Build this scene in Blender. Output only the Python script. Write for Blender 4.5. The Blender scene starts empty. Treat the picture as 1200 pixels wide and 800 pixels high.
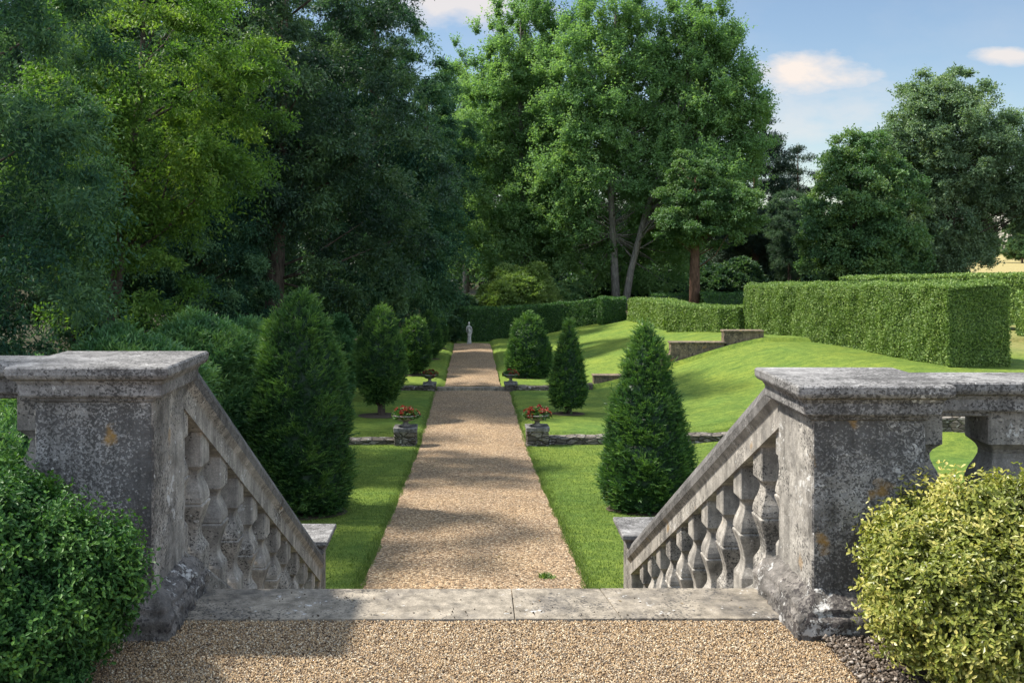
import bpy, bmesh, math, random
import numpy as np
from mathutils import Vector, noise as mnoise

R = math.radians
rng = np.random.default_rng(7)
random.seed(7)
C = bpy.context.scene.collection
EYE, F, VX, HY = 1.70, 1200.0, 553.0, 288.0      # eye height, focal length in pixels, vanishing point


def P(px, py, d):
    return Vector(((px - VX) / F * d, d, EYE - (py - HY) / F * d))


def sstep(a, b, x):
    t = np.clip((np.asarray(x, float) - a) / (b - a), 0, 1)
    return t * t * (3 - 2 * t)


# ------------------------------------------------------------------ objects
def tag(o, label=None, cat=None, group=None, kind=None):
    if label: o['label'] = label
    if cat: o['category'] = cat
    if group: o['group'] = group
    if kind: o['kind'] = kind
    return o


def empty(name, loc, label, cat, group=None, rz=0.0):
    o = bpy.data.objects.new(name, None)
    C.objects.link(o)
    o.location = loc
    o.rotation_euler = (0, 0, rz)
    o.empty_display_size = 0.2
    return tag(o, label, cat, group)


def np_mesh(name, V, faces, mat, parent=None, attr=None, smooth=False, loc=None):
    """V (n,3); faces: list of (m,k) int arrays; attr: per-face float array."""
    V = np.asarray(V, np.float32)
    if isinstance(faces, np.ndarray): faces = [faces]
    me = bpy.data.meshes.new(name)
    me.vertices.add(len(V))
    me.vertices.foreach_set('co', V.ravel())
    loops = np.concatenate([f.ravel() for f in faces]).astype(np.int32)
    tot = np.concatenate([np.full(len(f), f.shape[1], np.int32) for f in faces])
    start = np.concatenate([[0], np.cumsum(tot)[:-1]]).astype(np.int32)
    me.loops.add(len(loops))
    me.loops.foreach_set('vertex_index', loops)
    me.polygons.add(len(tot))
    me.polygons.foreach_set('loop_start', start)
    me.polygons.foreach_set('loop_total', tot)
    me.polygons.foreach_set('use_smooth', np.full(len(tot), smooth, bool))
    if attr is not None:
        a = me.attributes.new('rnd', 'FLOAT', 'FACE')
        a.data.foreach_set('value', np.asarray(attr, np.float32))
    me.update(calc_edges=True)
    if mat: me.materials.append(mat)
    o = bpy.data.objects.new(name, me)
    C.objects.link(o)
    if parent: o.parent = parent
    if loc is not None: o.location = loc
    return o


class MB:
    """collects quads / polygons and builds one mesh"""
    def __init__(s):
        s.v = []; s.f = []

    def add(s, vs, fs):
        n = len(s.v)
        s.v += [tuple(v) for v in vs]
        s.f += [tuple(i + n for i in f) for f in fs]
        return s

    def box(s, x0, x1, y0, y1, z0, z1):
        return s.add([(x0, y0, z0), (x1, y0, z0), (x1, y1, z0), (x0, y1, z0), (x0, y0, z1), (x1, y0, z1), (x1, y1, z1), (x0, y1, z1)],
                     [(0, 3, 2, 1), (4, 5, 6, 7), (0, 1, 5, 4), (1, 2, 6, 5), (2, 3, 7, 6), (3, 0, 4, 7)])

    def loft(s, rings, closed=True):
        n = len(rings[0]); vs = [p for r in rings for p in r]; fs = []
        for k in range(len(rings) - 1):
            for i in range(n):
                j = (i + 1) % n
                fs.append((k * n + i, k * n + j, (k + 1) * n + j, (k + 1) * n + i))
        if closed:
            fs.append(tuple(range(n - 1, -1, -1)))
            fs.append(tuple(range((len(rings) - 1) * n, len(rings) * n)))
        return s.add(vs, fs)

    def rect(s, x0, x1, y0, y1, prof, ch=0.006):
        """rectangular lathe: prof = [(offset, z)] from bottom to top, corners chamfered by ch"""
        rings = []
        for o, z in prof:
            a, b, c, d = x0 - o, x1 + o, y0 - o, y1 + o
            rings.append([(a + ch, c, z), (b - ch, c, z), (b, c + ch, z), (b, d - ch, z), (b - ch, d, z), (a + ch, d, z), (a, d - ch, z), (a, c + ch, z)])
        return s.loft(rings)

    def lathe(s, prof, n=16, c=(0, 0, 0)):
        rings = [[(c[0] + r * math.cos(2 * math.pi * i / n), c[1] + r * math.sin(2 * math.pi * i / n), c[2] + z) for i in range(n)] for r, z in prof]
        return s.loft(rings)

    def tube(s, pts, rad, n=6):
        rings = []
        for i, p in enumerate(pts):
            p = Vector(p)
            t = (Vector(pts[min(i + 1, len(pts) - 1)]) - Vector(pts[max(i - 1, 0)])).normalized()
            u = t.cross(Vector((0.31, 0.87, 0.11)))
            if u.length < 1e-3: u = t.cross(Vector((1, 0, 0)))
            u.normalize(); w = t.cross(u)
            rings.append([p + (u * math.cos(2 * math.pi * k / n) + w * math.sin(2 * math.pi * k / n)) * rad[i] for k in range(n)])
        return s.loft(rings)

    def build(s, name, mat, parent=None, smooth=False, bevel=0.0, sub=0, disp=0.0, dscale=10.0):
        bm = bmesh.new()
        vs = [bm.verts.new(v) for v in s.v]
        for f in s.f:
            try: bm.faces.new([vs[i] for i in f])
            except ValueError: pass
        bmesh.ops.recalc_face_normals(bm, faces=bm.faces[:])
        if bevel: bmesh.ops.bevel(bm, geom=bm.edges[:], offset=bevel, segments=2, affect='EDGES', profile=0.6)
        if sub:
            bmesh.ops.triangulate(bm, faces=[f for f in bm.faces if len(f.verts) > 4])
            for _ in range(sub):
                long = [e for e in bm.edges if e.calc_length() > 0.022]
                bmesh.ops.subdivide_edges(bm, edges=long, cuts=1, use_grid_fill=True)
        if disp:
            bm.normal_update()
            for v in bm.verts:
                n = mnoise.fractal(v.co * dscale, 1.0, 2.0, 3)
                v.co += v.normal * (n * disp)
        me = bpy.data.meshes.new(name)
        bm.to_mesh(me); bm.free()
        if smooth:
            for p in me.polygons: p.use_smooth = True
        me.materials.append(mat)
        o = bpy.data.objects.new(name, me)
        C.objects.link(o)
        if parent: o.parent = parent
        return o


# ------------------------------------------------------------------ materials
def nmat(name):
    m = bpy.data.materials.new(name); m.use_nodes = True
    nt = m.node_tree; nt.nodes.clear()
    out = nt.nodes.new('ShaderNodeOutputMaterial')
    return m, nt, out


def N(nt, t, **kw):
    n = nt.nodes.new(t)
    for k, v in kw.items():
        if k.startswith('i_'):
            key = k[2:]
            n.inputs[int(key) if key.isdigit() else key.replace('_', ' ')].default_value = v
        else: setattr(n, k, v)
    return n


def ramp(nt, fac, stops, interp='LINEAR'):
    r = nt.nodes.new('ShaderNodeValToRGB'); r.color_ramp.interpolation = interp
    while len(r.color_ramp.elements) < len(stops): r.color_ramp.elements.new(0.5)
    for e, (p, c) in zip(r.color_ramp.elements, stops):
        e.position = p; e.color = (c, c, c, 1) if isinstance(c, (int, float)) else (*c, 1)
    nt.links.new(fac, r.inputs[0])
    return r.outputs[0]


def mix(nt, fac, a, b, mode='MIX'):
    m = nt.nodes.new('ShaderNodeMix'); m.data_type = 'RGBA'; m.blend_type = mode
    for sock, v in ((0, fac), (6, a), (7, b)):
        if hasattr(v, 'links'): nt.links.new(v, m.inputs[sock])
        elif isinstance(v, (int, float)): m.inputs[sock].default_value = v if sock == 0 else (v, v, v, 1)
        else: m.inputs[sock].default_value = (*v, 1)
    return m.outputs[2]


def math_(nt, op, a, b=None, clamp=False):
    m = nt.nodes.new('ShaderNodeMath'); m.operation = op; m.use_clamp = clamp
    for i, v in enumerate((a, b)):
        if v is None: continue
        if hasattr(v, 'links'): nt.links.new(v, m.inputs[i])
        else: m.inputs[i].default_value = v
    return m.outputs[0]


def noise(nt, co, scale, detail=4, rough=0.55, out=0):
    n = N(nt, 'ShaderNodeTexNoise'); n.inputs['Scale'].default_value = scale
    n.inputs['Detail'].default_value = detail; n.inputs['Roughness'].default_value = rough
    nt.links.new(co, n.inputs['Vector'])
    return n.outputs[out]


def voro(nt, co, scale, feature='F1', out='Distance'):
    n = N(nt, 'ShaderNodeTexVoronoi', feature=feature); n.inputs['Scale'].default_value = scale
    nt.links.new(co, n.inputs['Vector'])
    return n.outputs[out]


def coords(nt):
    g = N(nt, 'ShaderNodeNewGeometry')
    return g.outputs['Position']


def principled(nt, out, col, rough=0.8, spec=0.3, bump=None, bstr=0.4, bdist=0.02):
    b = N(nt, 'ShaderNodeBsdfPrincipled')
    b.inputs['Roughness'].default_value = rough
    b.inputs['Specular IOR Level'].default_value = spec
    if hasattr(col, 'links'): nt.links.new(col, b.inputs['Base Color'])
    else: b.inputs['Base Color'].default_value = (*col, 1)
    if bump is not None:
        bn = N(nt, 'ShaderNodeBump'); bn.inputs['Strength'].default_value = bstr; bn.inputs['Distance'].default_value = bdist
        nt.links.new(bump, bn.inputs['Height']); nt.links.new(bn.outputs[0], b.inputs['Normal'])
    nt.links.new(b.outputs[0], out.inputs['Surface'])
    return b


def leaf_mat(name, dark, mid, light, trans=0.35, rough=0.5, spec=0.35, tboost=(1.25, 1.35, 0.6)):
    m, nt, out = nmat(name)
    a = N(nt, 'ShaderNodeAttribute', attribute_name='rnd')
    col = ramp(nt, a.outputs['Fac'], [(0.0, dark), (0.5, mid), (1.0, light)])
    b = N(nt, 'ShaderNodeBsdfPrincipled')
    b.inputs['Roughness'].default_value = rough; b.inputs['Specular IOR Level'].default_value = spec
    nt.links.new(col, b.inputs['Base Color'])
    t = N(nt, 'ShaderNodeBsdfTranslucent')
    nt.links.new(mix(nt, 1.0, col, tboost, 'MULTIPLY'), t.inputs['Color'])
    ms = N(nt, 'ShaderNodeMixShader'); ms.inputs[0].default_value = trans
    nt.links.new(b.outputs[0], ms.inputs[1]); nt.links.new(t.outputs[0], ms.inputs[2])
    nt.links.new(ms.outputs[0], out.inputs['Surface'])
    return m


def stone_mat(name, base=(0.33, 0.30, 0.255), dark=(0.045, 0.043, 0.042), pale=(0.50, 0.49, 0.47), speck=0.5, lichen=0.55, orange=0.35, bstr=0.5, fine=85):
    """speck: share of dark lichen speckle; lichen: share of pale lichen crust; orange: orange patches"""
    m, nt, out = nmat(name)
    co = coords(nt)
    def shifted(x, y, z):
        o = N(nt, 'ShaderNodeVectorMath', operation='ADD'); o.inputs[1].default_value = (x, y, z)
        nt.links.new(co, o.inputs[0]); return o.outputs[0]
    n1 = noise(nt, co, 2.4, 5, 0.6); n2 = noise(nt, co, 8, 6, 0.68); n3 = noise(nt, co, 160, 3, 0.7)
    c = ramp(nt, n2, [(0.28, tuple(x * 0.5 for x in base)), (0.5, base), (0.72, tuple(min(1, x * 1.35) for x in base))])
    c = mix(nt, 1.0, c, ramp(nt, n3, [(0.3, 0.72), (0.7, 1.25)]), 'MULTIPLY')
    # dark lichen speckle, its density drifting with the large noise
    sp = noise(nt, co, fine, 5, 0.72)
    th = math_(nt, 'ADD', math_(nt, 'MULTIPLY', math_(nt, 'SUBTRACT', n1, 0.5), 0.75), sp)
    t0 = 0.66 - 0.17 * speck
    jit = N(nt, 'ShaderNodeVectorMath', operation='SCALE'); jit.inputs['Scale'].default_value = 0.02
    nt.links.new(noise(nt, co, 50, 3, 0.6, 1), jit.inputs[0])
    wj = N(nt, 'ShaderNodeVectorMath', operation='ADD'); nt.links.new(co, wj.inputs[0]); nt.links.new(jit.outputs[0], wj.inputs[1])
    cell = N(nt, 'ShaderNodeSeparateColor'); nt.links.new(voro(nt, wj.outputs[0], fine * 1.35, out='Color'), cell.inputs[0])
    c = mix(nt, 0.35 * min(1, speck + 0.3), c, mix(nt, 1.0, c, ramp(nt, cell.outputs[1], [(0.0, 0.55), (0.6, 1.0), (1.0, 1.9)]), 'MULTIPLY'))
    gk = ramp(nt, math_(nt, 'ADD', cell.outputs[0], math_(nt, 'MULTIPLY', math_(nt, 'SUBTRACT', n1, 0.5), 2.4)), [(1.0 - 0.52 * speck - 0.02, 0.0), (1.0 - 0.52 * speck + 0.04, 1.0)])
    k = ramp(nt, th, [(t0 - 0.03, 0.0), (t0 + 0.08, 1.0)])
    c = mix(nt, math_(nt, 'MULTIPLY', math_(nt, 'MAXIMUM', math_(nt, 'MULTIPLY', k, 0.35), math_(nt, 'MULTIPLY', gk, 0.85)), 0.92), c, dark)
    # broad dark staining
    st = ramp(nt, noise(nt, shifted(3.1, 9.2, 1.7), 3.7, 6, 0.7), [(0.48, 0.0), (0.64, 0.55)])
    c = mix(nt, st, c, (0.07, 0.066, 0.064))
    ms_ = N(nt, 'ShaderNodeMapping'); ms_.inputs['Scale'].default_value = (9, 9, 0.9)
    nt.links.new(co, ms_.inputs[0])
    c = mix(nt, 1.0, c, ramp(nt, noise(nt, ms_.outputs[0], 1.6, 4, 0.6), [(0.34, 0.66), (0.62, 1.12)]), 'MULTIPLY')
    # pale lichen crust: ragged patches and a few rosettes
    p1 = noise(nt, shifted(5.3, 2.2, 8.1), 26, 5, 0.72); p2 = noise(nt, shifted(1.3, 7.2, 4.1), 4.5, 4, 0.6)
    t1 = 0.80 - 0.16 * lichen
    pk = ramp(nt, math_(nt, 'ADD', math_(nt, 'MULTIPLY', math_(nt, 'SUBTRACT', p2, 0.5), 0.9), p1), [(t1, 0.0), (t1 + 0.05, 1.0)])
    v = voro(nt, co, 13)
    ro = ramp(nt, math_(nt, 'SUBTRACT', math_(nt, 'ADD', math_(nt, 'MULTIPLY', p2, 0.45 * min(1, lichen + 0.3)), math_(nt, 'MULTIPLY', p1, 0.14)), v), [(0.19, 0.0), (0.23, 0.8)])
    w = math_(nt, 'MAXIMUM', pk, ro)
    c = mix(nt, math_(nt, 'MULTIPLY', w, 0.78), c, pale)
    og = ramp(nt, math_(nt, 'ADD', noise(nt, shifted(11.3, 4.2, 7.7), 4.5, 3, 0.5), math_(nt, 'MULTIPLY', n2, 0.22)), [(0.82 - 0.08 * orange, 0.0), (0.88 - 0.08 * orange, 1.0)])
    c = mix(nt, math_(nt, 'MULTIPLY', og, 0.75 * min(1, orange * 1.4)), c, (0.30, 0.17, 0.04))
    h = math_(nt, 'ADD', math_(nt, 'MULTIPLY', n2, 0.9), math_(nt, 'ADD', math_(nt, 'MULTIPLY', sp, -0.5), math_(nt, 'ADD', math_(nt, 'MULTIPLY', w, 0.25), math_(nt, 'MULTIPLY', n3, 0.3))))
    principled(nt, out, c, 0.92, 0.2, h, bstr, 0.012)
    return m


M = {}
M['stone'] = stone_mat('weathered_limestone', base=(0.25, 0.232, 0.205), speck=0.3, lichen=0.6)
M['stone_side'] = stone_mat('lichened_limestone', base=(0.30, 0.28, 0.25), speck=0.25, lichen=1.0, orange=0.4)
M['stone_dark'] = stone_mat('dark_lichened_limestone', base=(0.27, 0.262, 0.25), speck=1.08, lichen=0.5, orange=0.7, bstr=0.7, fine=95)
M['stone_crust'] = stone_mat('lichen_crusted_limestone', base=(0.17, 0.155, 0.14), dark=(0.035, 0.03, 0.032), speck=0.5, lichen=1.3, orange=0.8, bstr=1.0, fine=60)
M['stone_clean'] = stone_mat('buff_limestone', base=(0.30, 0.277, 0.245), speck=0.12, lichen=0.75, orange=0.5, bstr=0.45)
M['stone_rail'] = stone_mat('grey_rail_limestone', base=(0.15, 0.142, 0.135), speck=0.5, lichen=0.4, orange=0.0, bstr=0.5)
M['stone_cap'] = stone_mat('grey_cap_limestone', base=(0.215, 0.208, 0.202), speck=0.5, lichen=0.4, orange=0.0)
M['slab'] = stone_mat('paving_stone', base=(0.24, 0.208, 0.165), speck=0.05, lichen=0.5, orange=0.0, bstr=0.5)


def drystone_mat():
    m, nt, out = nmat('dry_stone')
    co = coords(nt)
    mp = N(nt, 'ShaderNodeMapping'); mp.inputs['Scale'].default_value = (1, 1, 2.6)
    nt.links.new(co, mp.inputs[0])
    v = voro(nt, mp.outputs[0], 4.5, out='Color'); e = voro(nt, mp.outputs[0], 4.5, 'DISTANCE_TO_EDGE')
    g = N(nt, 'ShaderNodeSeparateColor'); nt.links.new(v, g.inputs[0])
    c = ramp(nt, g.outputs[0], [(0, (0.075, 0.066, 0.055)), (0.5, (0.14, 0.122, 0.10)), (1, (0.21, 0.19, 0.165))])
    n2 = noise(nt, co, 22, 5, 0.7)
    c = mix(nt, ramp(nt, n2, [(0.52, 0.0), (0.62, 0.8)]), c, (0.06, 0.058, 0.05))
    n3 = noise(nt, co, 9, 5, 0.7)
    c = mix(nt, ramp(nt, n3, [(0.58, 0.0), (0.66, 0.8)]), c, (0.45, 0.44, 0.42))
    c = mix(nt, ramp(nt, e, [(0.0, 0.9), (0.07, 0.0)]), c, (0.035, 0.03, 0.025))
    h = math_(nt, 'ADD', ramp(nt, e, [(0.0, 0.0), (0.12, 1.0)]), math_(nt, 'MULTIPLY', n2, 0.5))
    principled(nt, out, c, 0.92, 0.15, h, 0.9, 0.04)
    return m


M['statue'] = stone_mat('pale_statue_stone', base=(0.46, 0.45, 0.43), speck=0.0, lichen=0.5, orange=0.0)
M['drystone'] = drystone_mat()
M['brownstone'] = stone_mat('brown_walling', base=(0.20, 0.155, 0.105), speck=0.3, lichen=0.3, orange=0.6, bstr=1.0, fine=20)


def gravel_mat(name, scale, cols, edge=0.05):
    m, nt, out = nmat(name)
    co = coords(nt)
    v = N(nt, 'ShaderNodeTexVoronoi'); v.inputs['Scale'].default_value = scale
    nt.links.new(co, v.inputs['Vector'])
    g = N(nt, 'ShaderNodeSeparateColor'); nt.links.new(v.outputs['Color'], g.inputs[0])
    c = ramp(nt, g.outputs[0], cols)
    big = noise(nt, co, 0.9, 5, 0.65)
    c = mix(nt, 1.0, c, ramp(nt, big, [(0.3, (0.8, 0.79, 0.8)), (0.7, (1.15, 1.1, 1.0))]), 'MULTIPLY')
    d = v.outputs['Distance']
    h = ramp(nt, d, [(0.0, 1.0), (0.8, 0.0)])
    c = mix(nt, ramp(nt, d, [(0.45, 0.0), (0.8, 0.65)]), c, (0.07, 0.055, 0.04))
    principled(nt, out, c, 0.85, 0.25, h, 0.9, 0.7 / scale)
    return m


GC = [(0.0, (0.08, 0.055, 0.034)), (0.3, (0.205, 0.135, 0.078)), (0.55, (0.30, 0.205, 0.12)), (0.8, (0.385, 0.28, 0.175)), (1.0, (0.51, 0.42, 0.30))]
M['gravel_far'] = gravel_mat('path_gravel', 42, GC)
M['gravel_near'] = gravel_mat('terrace_gravel', 110, GC)


def pebble_mat():
    m, nt, out = nmat('pebbles')
    a = N(nt, 'ShaderNodeAttribute', attribute_name='rnd')
    c = ramp(nt, a.outputs['Fac'], [(0.0, (0.05, 0.035, 0.024)), (0.22, (0.15, 0.095, 0.052)), (0.45, (0.31, 0.205, 0.105)), (0.68, (0.40, 0.285, 0.16)), (0.8, (0.17, 0.14, 0.11)), (1.0, (0.60, 0.50, 0.35))])
    principled(nt, out, c, 0.7, 0.35)
    return m


M['pebble'] = pebble_mat()


def soil_mat(name='garden_soil', c0=(0.05, 0.038, 0.03), c1=(0.15, 0.12, 0.095)):
    m, nt, out = nmat(name)
    co = coords(nt)
    n = noise(nt, co, 60, 6, 0.75)
    principled(nt, out, ramp(nt, n, [(0.3, c0), (0.7, c1)]), 0.95, 0.1, n, 1.0, 0.03)
    return m


M['soil'] = soil_mat()


def lawn_mat():
    m, nt, out = nmat('mown_lawn_and_ground')
    co = coords(nt)
    s = N(nt, 'ShaderNodeSeparateXYZ'); nt.links.new(co, s.inputs[0])
    X, Y = s.outputs[0], s.outputs[1]
    n1 = noise(nt, co, 0.55, 5, 0.6); n2 = noise(nt, co, 5, 5, 0.7)
    mp = N(nt, 'ShaderNodeMapping'); mp.inputs['Scale'].default_value = (1.0, 0.55, 1.0)
    nt.links.new(co, mp.inputs[0])
    n3 = noise(nt, mp.outputs[0], 70, 4, 0.8)
    c = ramp(nt, n3, [(0.25, (0.066, 0.128, 0.018)), (0.5, (0.130, 0.205, 0.042)), (0.75, (0.21, 0.29, 0.078))])
    c = mix(nt, 1.0, c, ramp(nt, n2, [(0.3, (0.62, 0.70, 0.65)), (0.7, (1.3, 1.2, 1.1))]), 'MULTIPLY')
    c = mix(nt, 1.0, c, ramp(nt, n1, [(0.3, (0.74, 0.86, 0.85)), (0.7, (1.35, 1.16, 0.95))]), 'MULTIPLY')
    mb = N(nt, 'ShaderNodeMapping'); mb.inputs['Rotation'].default_value = (0, 0, 0.5); mb.inputs['Scale'].default_value = (0.6, 2.4, 1.0)
    nt.links.new(co, mb.inputs[0])
    n4 = noise(nt, mb.outputs[0], 2.2, 5, 0.65)
    c = mix(nt, 1.0, c, ramp(nt, n4, [(0.32, (0.72, 0.76, 0.75)), (0.68, (1.18, 1.12, 1.08))]), 'MULTIPLY')
    n7 = noise(nt, co, 19, 4, 0.7)
    c = mix(nt, 1.0, c, ramp(nt, n7, [(0.3, (0.70, 0.76, 0.7)), (0.7, (1.3, 1.22, 1.15))]), 'MULTIPLY')
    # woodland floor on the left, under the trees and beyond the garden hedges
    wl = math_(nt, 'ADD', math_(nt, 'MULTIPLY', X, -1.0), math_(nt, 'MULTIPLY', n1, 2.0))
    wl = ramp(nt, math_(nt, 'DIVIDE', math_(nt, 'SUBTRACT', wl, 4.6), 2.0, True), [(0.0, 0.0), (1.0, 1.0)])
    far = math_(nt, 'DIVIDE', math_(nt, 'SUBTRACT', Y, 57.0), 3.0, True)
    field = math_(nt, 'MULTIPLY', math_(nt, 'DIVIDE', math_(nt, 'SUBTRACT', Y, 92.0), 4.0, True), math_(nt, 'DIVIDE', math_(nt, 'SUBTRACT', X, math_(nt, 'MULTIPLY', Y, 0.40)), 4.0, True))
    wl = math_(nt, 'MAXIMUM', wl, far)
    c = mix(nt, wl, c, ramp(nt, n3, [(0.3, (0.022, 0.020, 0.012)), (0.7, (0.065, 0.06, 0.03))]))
    # dry hay meadow in the distance and the worn plateau lawn to the right
    dr2 = math_(nt, 'MULTIPLY', math_(nt, 'DIVIDE', math_(nt, 'SUBTRACT', X, 15.5), 2.0, True), math_(nt, 'ADD', math_(nt, 'MULTIPLY', n2, 1.4), -0.15, True))
    c = mix(nt, math_(nt, 'MAXIMUM', field, math_(nt, 'MULTIPLY', dr2, math_(nt, 'SUBTRACT', 1.0, far))), c, ramp(nt, n2, [(0.3, (0.24, 0.20, 0.085)), (0.7, (0.34, 0.28, 0.12))]))
    h = math_(nt, 'ADD', math_(nt, 'ADD', n3, n7), math_(nt, 'MULTIPLY', n2, 0.8))
    principled(nt, out, c, 0.8, 0.15, h, 0.8, 0.05)
    return m


M['lawn'] = lawn_mat()


def bark_mat(name, c0, c1, stretch=0.25):
    m, nt, out = nmat(name)
    co = coords(nt)
    mp = N(nt, 'ShaderNodeMapping'); mp.inputs['Scale'].default_value = (1, 1, stretch)
    nt.links.new(co, mp.inputs[0])
    n = noise(nt, mp.outputs[0], 12, 6, 0.7)
    principled(nt, out, ramp(nt, n, [(0.35, c0), (0.65, c1)]), 0.9, 0.15, n, 0.9, 0.05)
    return m


M['bark'] = bark_mat('brown_bark', (0.035, 0.028, 0.022), (0.12, 0.095, 0.075))
M['bark_grey'] = bark_mat('grey_poplar_bark', (0.09, 0.085, 0.075), (0.26, 0.24, 0.21))
M['bark_red'] = bark_mat('pine_bark', (0.05, 0.03, 0.022), (0.17, 0.10, 0.07))

M['leaf_ash'] = leaf_mat('ash_leaves', (0.013, 0.042, 0.032), (0.042, 0.102, 0.060), (0.12, 0.21, 0.095), rough=0.65, spec=0.12)
M['leaf_lime'] = leaf_mat('yellow_green_leaves', (0.040, 0.095, 0.024), (0.098, 0.190, 0.040), (0.20, 0.29, 0.06), spec=0.2, trans=0.45)
M['leaf_dark'] = leaf_mat('dark_wood_leaves', (0.013, 0.036, 0.026), (0.038, 0.084, 0.048), (0.095, 0.165, 0.064))
M['leaf_poplar'] = leaf_mat('poplar_leaves', (0.072, 0.155, 0.066), (0.160, 0.28, 0.115), (0.26, 0.37, 0.14), trans=0.5, rough=0.6, spec=0.2)
M['leaf_mid'] = leaf_mat('mid_green_leaves', (0.040, 0.095, 0.036), (0.080, 0.160, 0.054), (0.14, 0.225, 0.075), trans=0.35)
M['leaf_pine'] = leaf_mat('pine_needles', (0.016, 0.036, 0.026), (0.03, 0.06, 0.038), (0.06, 0.10, 0.05), trans=0.15)
M['leaf_round'] = leaf_mat('round_tree_leaves', (0.034, 0.085, 0.040), (0.085, 0.172, 0.064), (0.16, 0.235, 0.07))
M['leaf_oak'] = leaf_mat('tall_tree_leaves', (0.060, 0.11, 0.064), (0.14, 0.22, 0.12), (0.25, 0.32, 0.16))
M['leaf_yew'] = leaf_mat('yew_needles', (0.016, 0.050, 0.018), (0.050, 0.125, 0.034), (0.13, 0.235, 0.05), trans=0.3, rough=0.45)
M['leaf_hedge'] = leaf_mat('clipped_hedge_leaves', (0.032, 0.066, 0.018), (0.145, 0.235, 0.054), (0.31, 0.39, 0.11), trans=0.25)
M['leaf_bushy'] = leaf_mat('feathery_shrub_leaves', (0.028, 0.080, 0.036), (0.068, 0.170, 0.066), (0.16, 0.28, 0.085), trans=0.3)
M['leaf_box'] = leaf_mat('box_leaves_green', (0.012, 0.045, 0.012), (0.032, 0.098, 0.022), (0.085, 0.18, 0.03), trans=0.25, rough=0.5, spec=0.25)
M['leaf_boxy'] = leaf_mat('box_leaves_yellow', (0.07, 0.075, 0.018), (0.19, 0.225, 0.042), (0.47, 0.42, 0.13), trans=0.3, rough=0.38, spec=0.4)
M['leaf_pale'] = leaf_mat('pale_shrub_leaves', (0.075, 0.13, 0.035), (0.14, 0.22, 0.06), (0.24, 0.32, 0.10), trans=0.4)
M['leaf_ger'] = leaf_mat('geranium_leaves', (0.03, 0.075, 0.02), (0.06, 0.13, 0.03), (0.12, 0.20, 0.05), trans=0.2)
M['petal'] = leaf_mat('red_petals', (0.12, 0.016, 0.012), (0.25, 0.032, 0.022), (0.38, 0.11, 0.06), trans=0.25, tboost=(1.2, 0.7, 0.7))
M['grass'] = leaf_mat('grass_blades', (0.065, 0.115, 0.024), (0.125, 0.185, 0.040), (0.22, 0.28, 0.075), trans=0.3)

# ------------------------------------------------------------------ terrain
PROF_D = np.array([-80, 9.0, 11.3, 15, 19, 24.3, 30, 34.3, 44, 52.4, 60, 75, 100, 150, 230, 900])
PROF_Z = np.array([-2.1, -2.1, -2.1, -2.36, -2.68, -3.02, -3.13, -3.17, -3.38, -3.58, -3.7, -3.4, -2.6, -2.1, -2.1, -1.0])
PC = 0.02                                            # x of the path's middle


def zp(d): return np.interp(d, PROF_D, PROF_Z)


def terr(x, d):
    x = np.asarray(x, float); d = np.asarray(d, float)
    z = zp(d)
    turf = sstep(1.26, 1.36, np.abs(x - PC)) * 0.035
    up = np.where(d > 24.35, 0.15 * np.clip(1 - (d - 24.35) / 9, 0, 1), 0.0) * sstep(1.26, 1.8, np.abs(x - PC)) * (x < 7)
    up2 = np.where((d > 34.6) & (d < 60), 0.13, 0.0) * sstep(0.9, 1.2, np.abs(x - PC)) * (d < 58)
    # the bank on the right
    d_ = np.clip(d, 21, 56)
    xe = np.interp(d_, [21, 27, 33, 36.5, 40, 44, 56], [12.8, 11.6, 9.9, 9.8, 10.0, 10.2, 10.0])
    xs = np.interp(d_, [21, 30, 40, 56], [4.6, 4.4, 3.6, 2.6])
    zpl = np.interp(d, [0, 21, 27, 34, 36, 40, 56, 80, 100, 150], [-1.9, -1.9, -1.54, -1.56, -1.62, -1.88, -2.2, -2.5, -2.3, -2.0])
    t = np.clip((x - xs) / (xe - xs), 0, 1)
    tt = 0.6 * t + 0.4 * t * t * (3 - 2 * t)
    s = 0.18 + 0.82 * sstep(20.5, 25.5, d)
    bank = (zpl - zp(d)) * tt * s
    left = sstep(3.6, 9, -x) * 0.35
    return z + turf + up + up2 + bank + left


def grid_mesh(name, xs, ds, zf, mat, smooth=True):
    XX, DD = np.meshgrid(xs, ds)
    V = np.stack([XX, DD, zf(XX, DD)], -1).reshape(-1, 3)
    nx, nd = len(xs), len(ds)
    i = (np.arange(nd - 1)[:, None] * nx + np.arange(nx - 1)[None]).ravel()
    Fq = np.stack([i, i + 1, i + nx + 1, i + nx], -1)
    return np_mesh(name, V, Fq, mat, smooth=smooth)


xs = np.unique(np.round(np.concatenate([
    [-700, -300, -150, -90, -60, -40, -28, -20, -15, -12], np.arange(-10, -1.5, 0.5), np.arange(-1.5, -1.0, 0.04), [-0.95, -0.9], np.arange(-0.8, 0.81, 0.4),
    [0.9, 0.95], np.arange(1.0, 1.6, 0.04), np.arange(1.75, 15, 0.3), [16, 18, 20, 24, 28, 34, 42, 55, 75, 110, 180, 350, 800]]), 3))
ds = np.unique(np.round(np.concatenate([
    [-80, -40, -20, 0, 4, 8], np.arange(9, 24.3, 0.4), [24.2, 24.34, 24.38], np.arange(24.6, 34.4, 0.4), [34.5, 34.58, 34.62], np.arange(34.8, 58, 0.6),
    np.arange(58, 100, 4), [100, 110, 125, 150, 190, 240, 320, 450, 700, 900]]), 3))


def ground_z(X, D):
    z = terr(X, D)
    b = 0.008 * np.sin(X * 1.3 + 0.7 * np.sin(D * 0.6)) * np.cos(D * 0.9 + 1.1) * (np.abs(X) > 1.5) * (D > 9)
    return z + b


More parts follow.
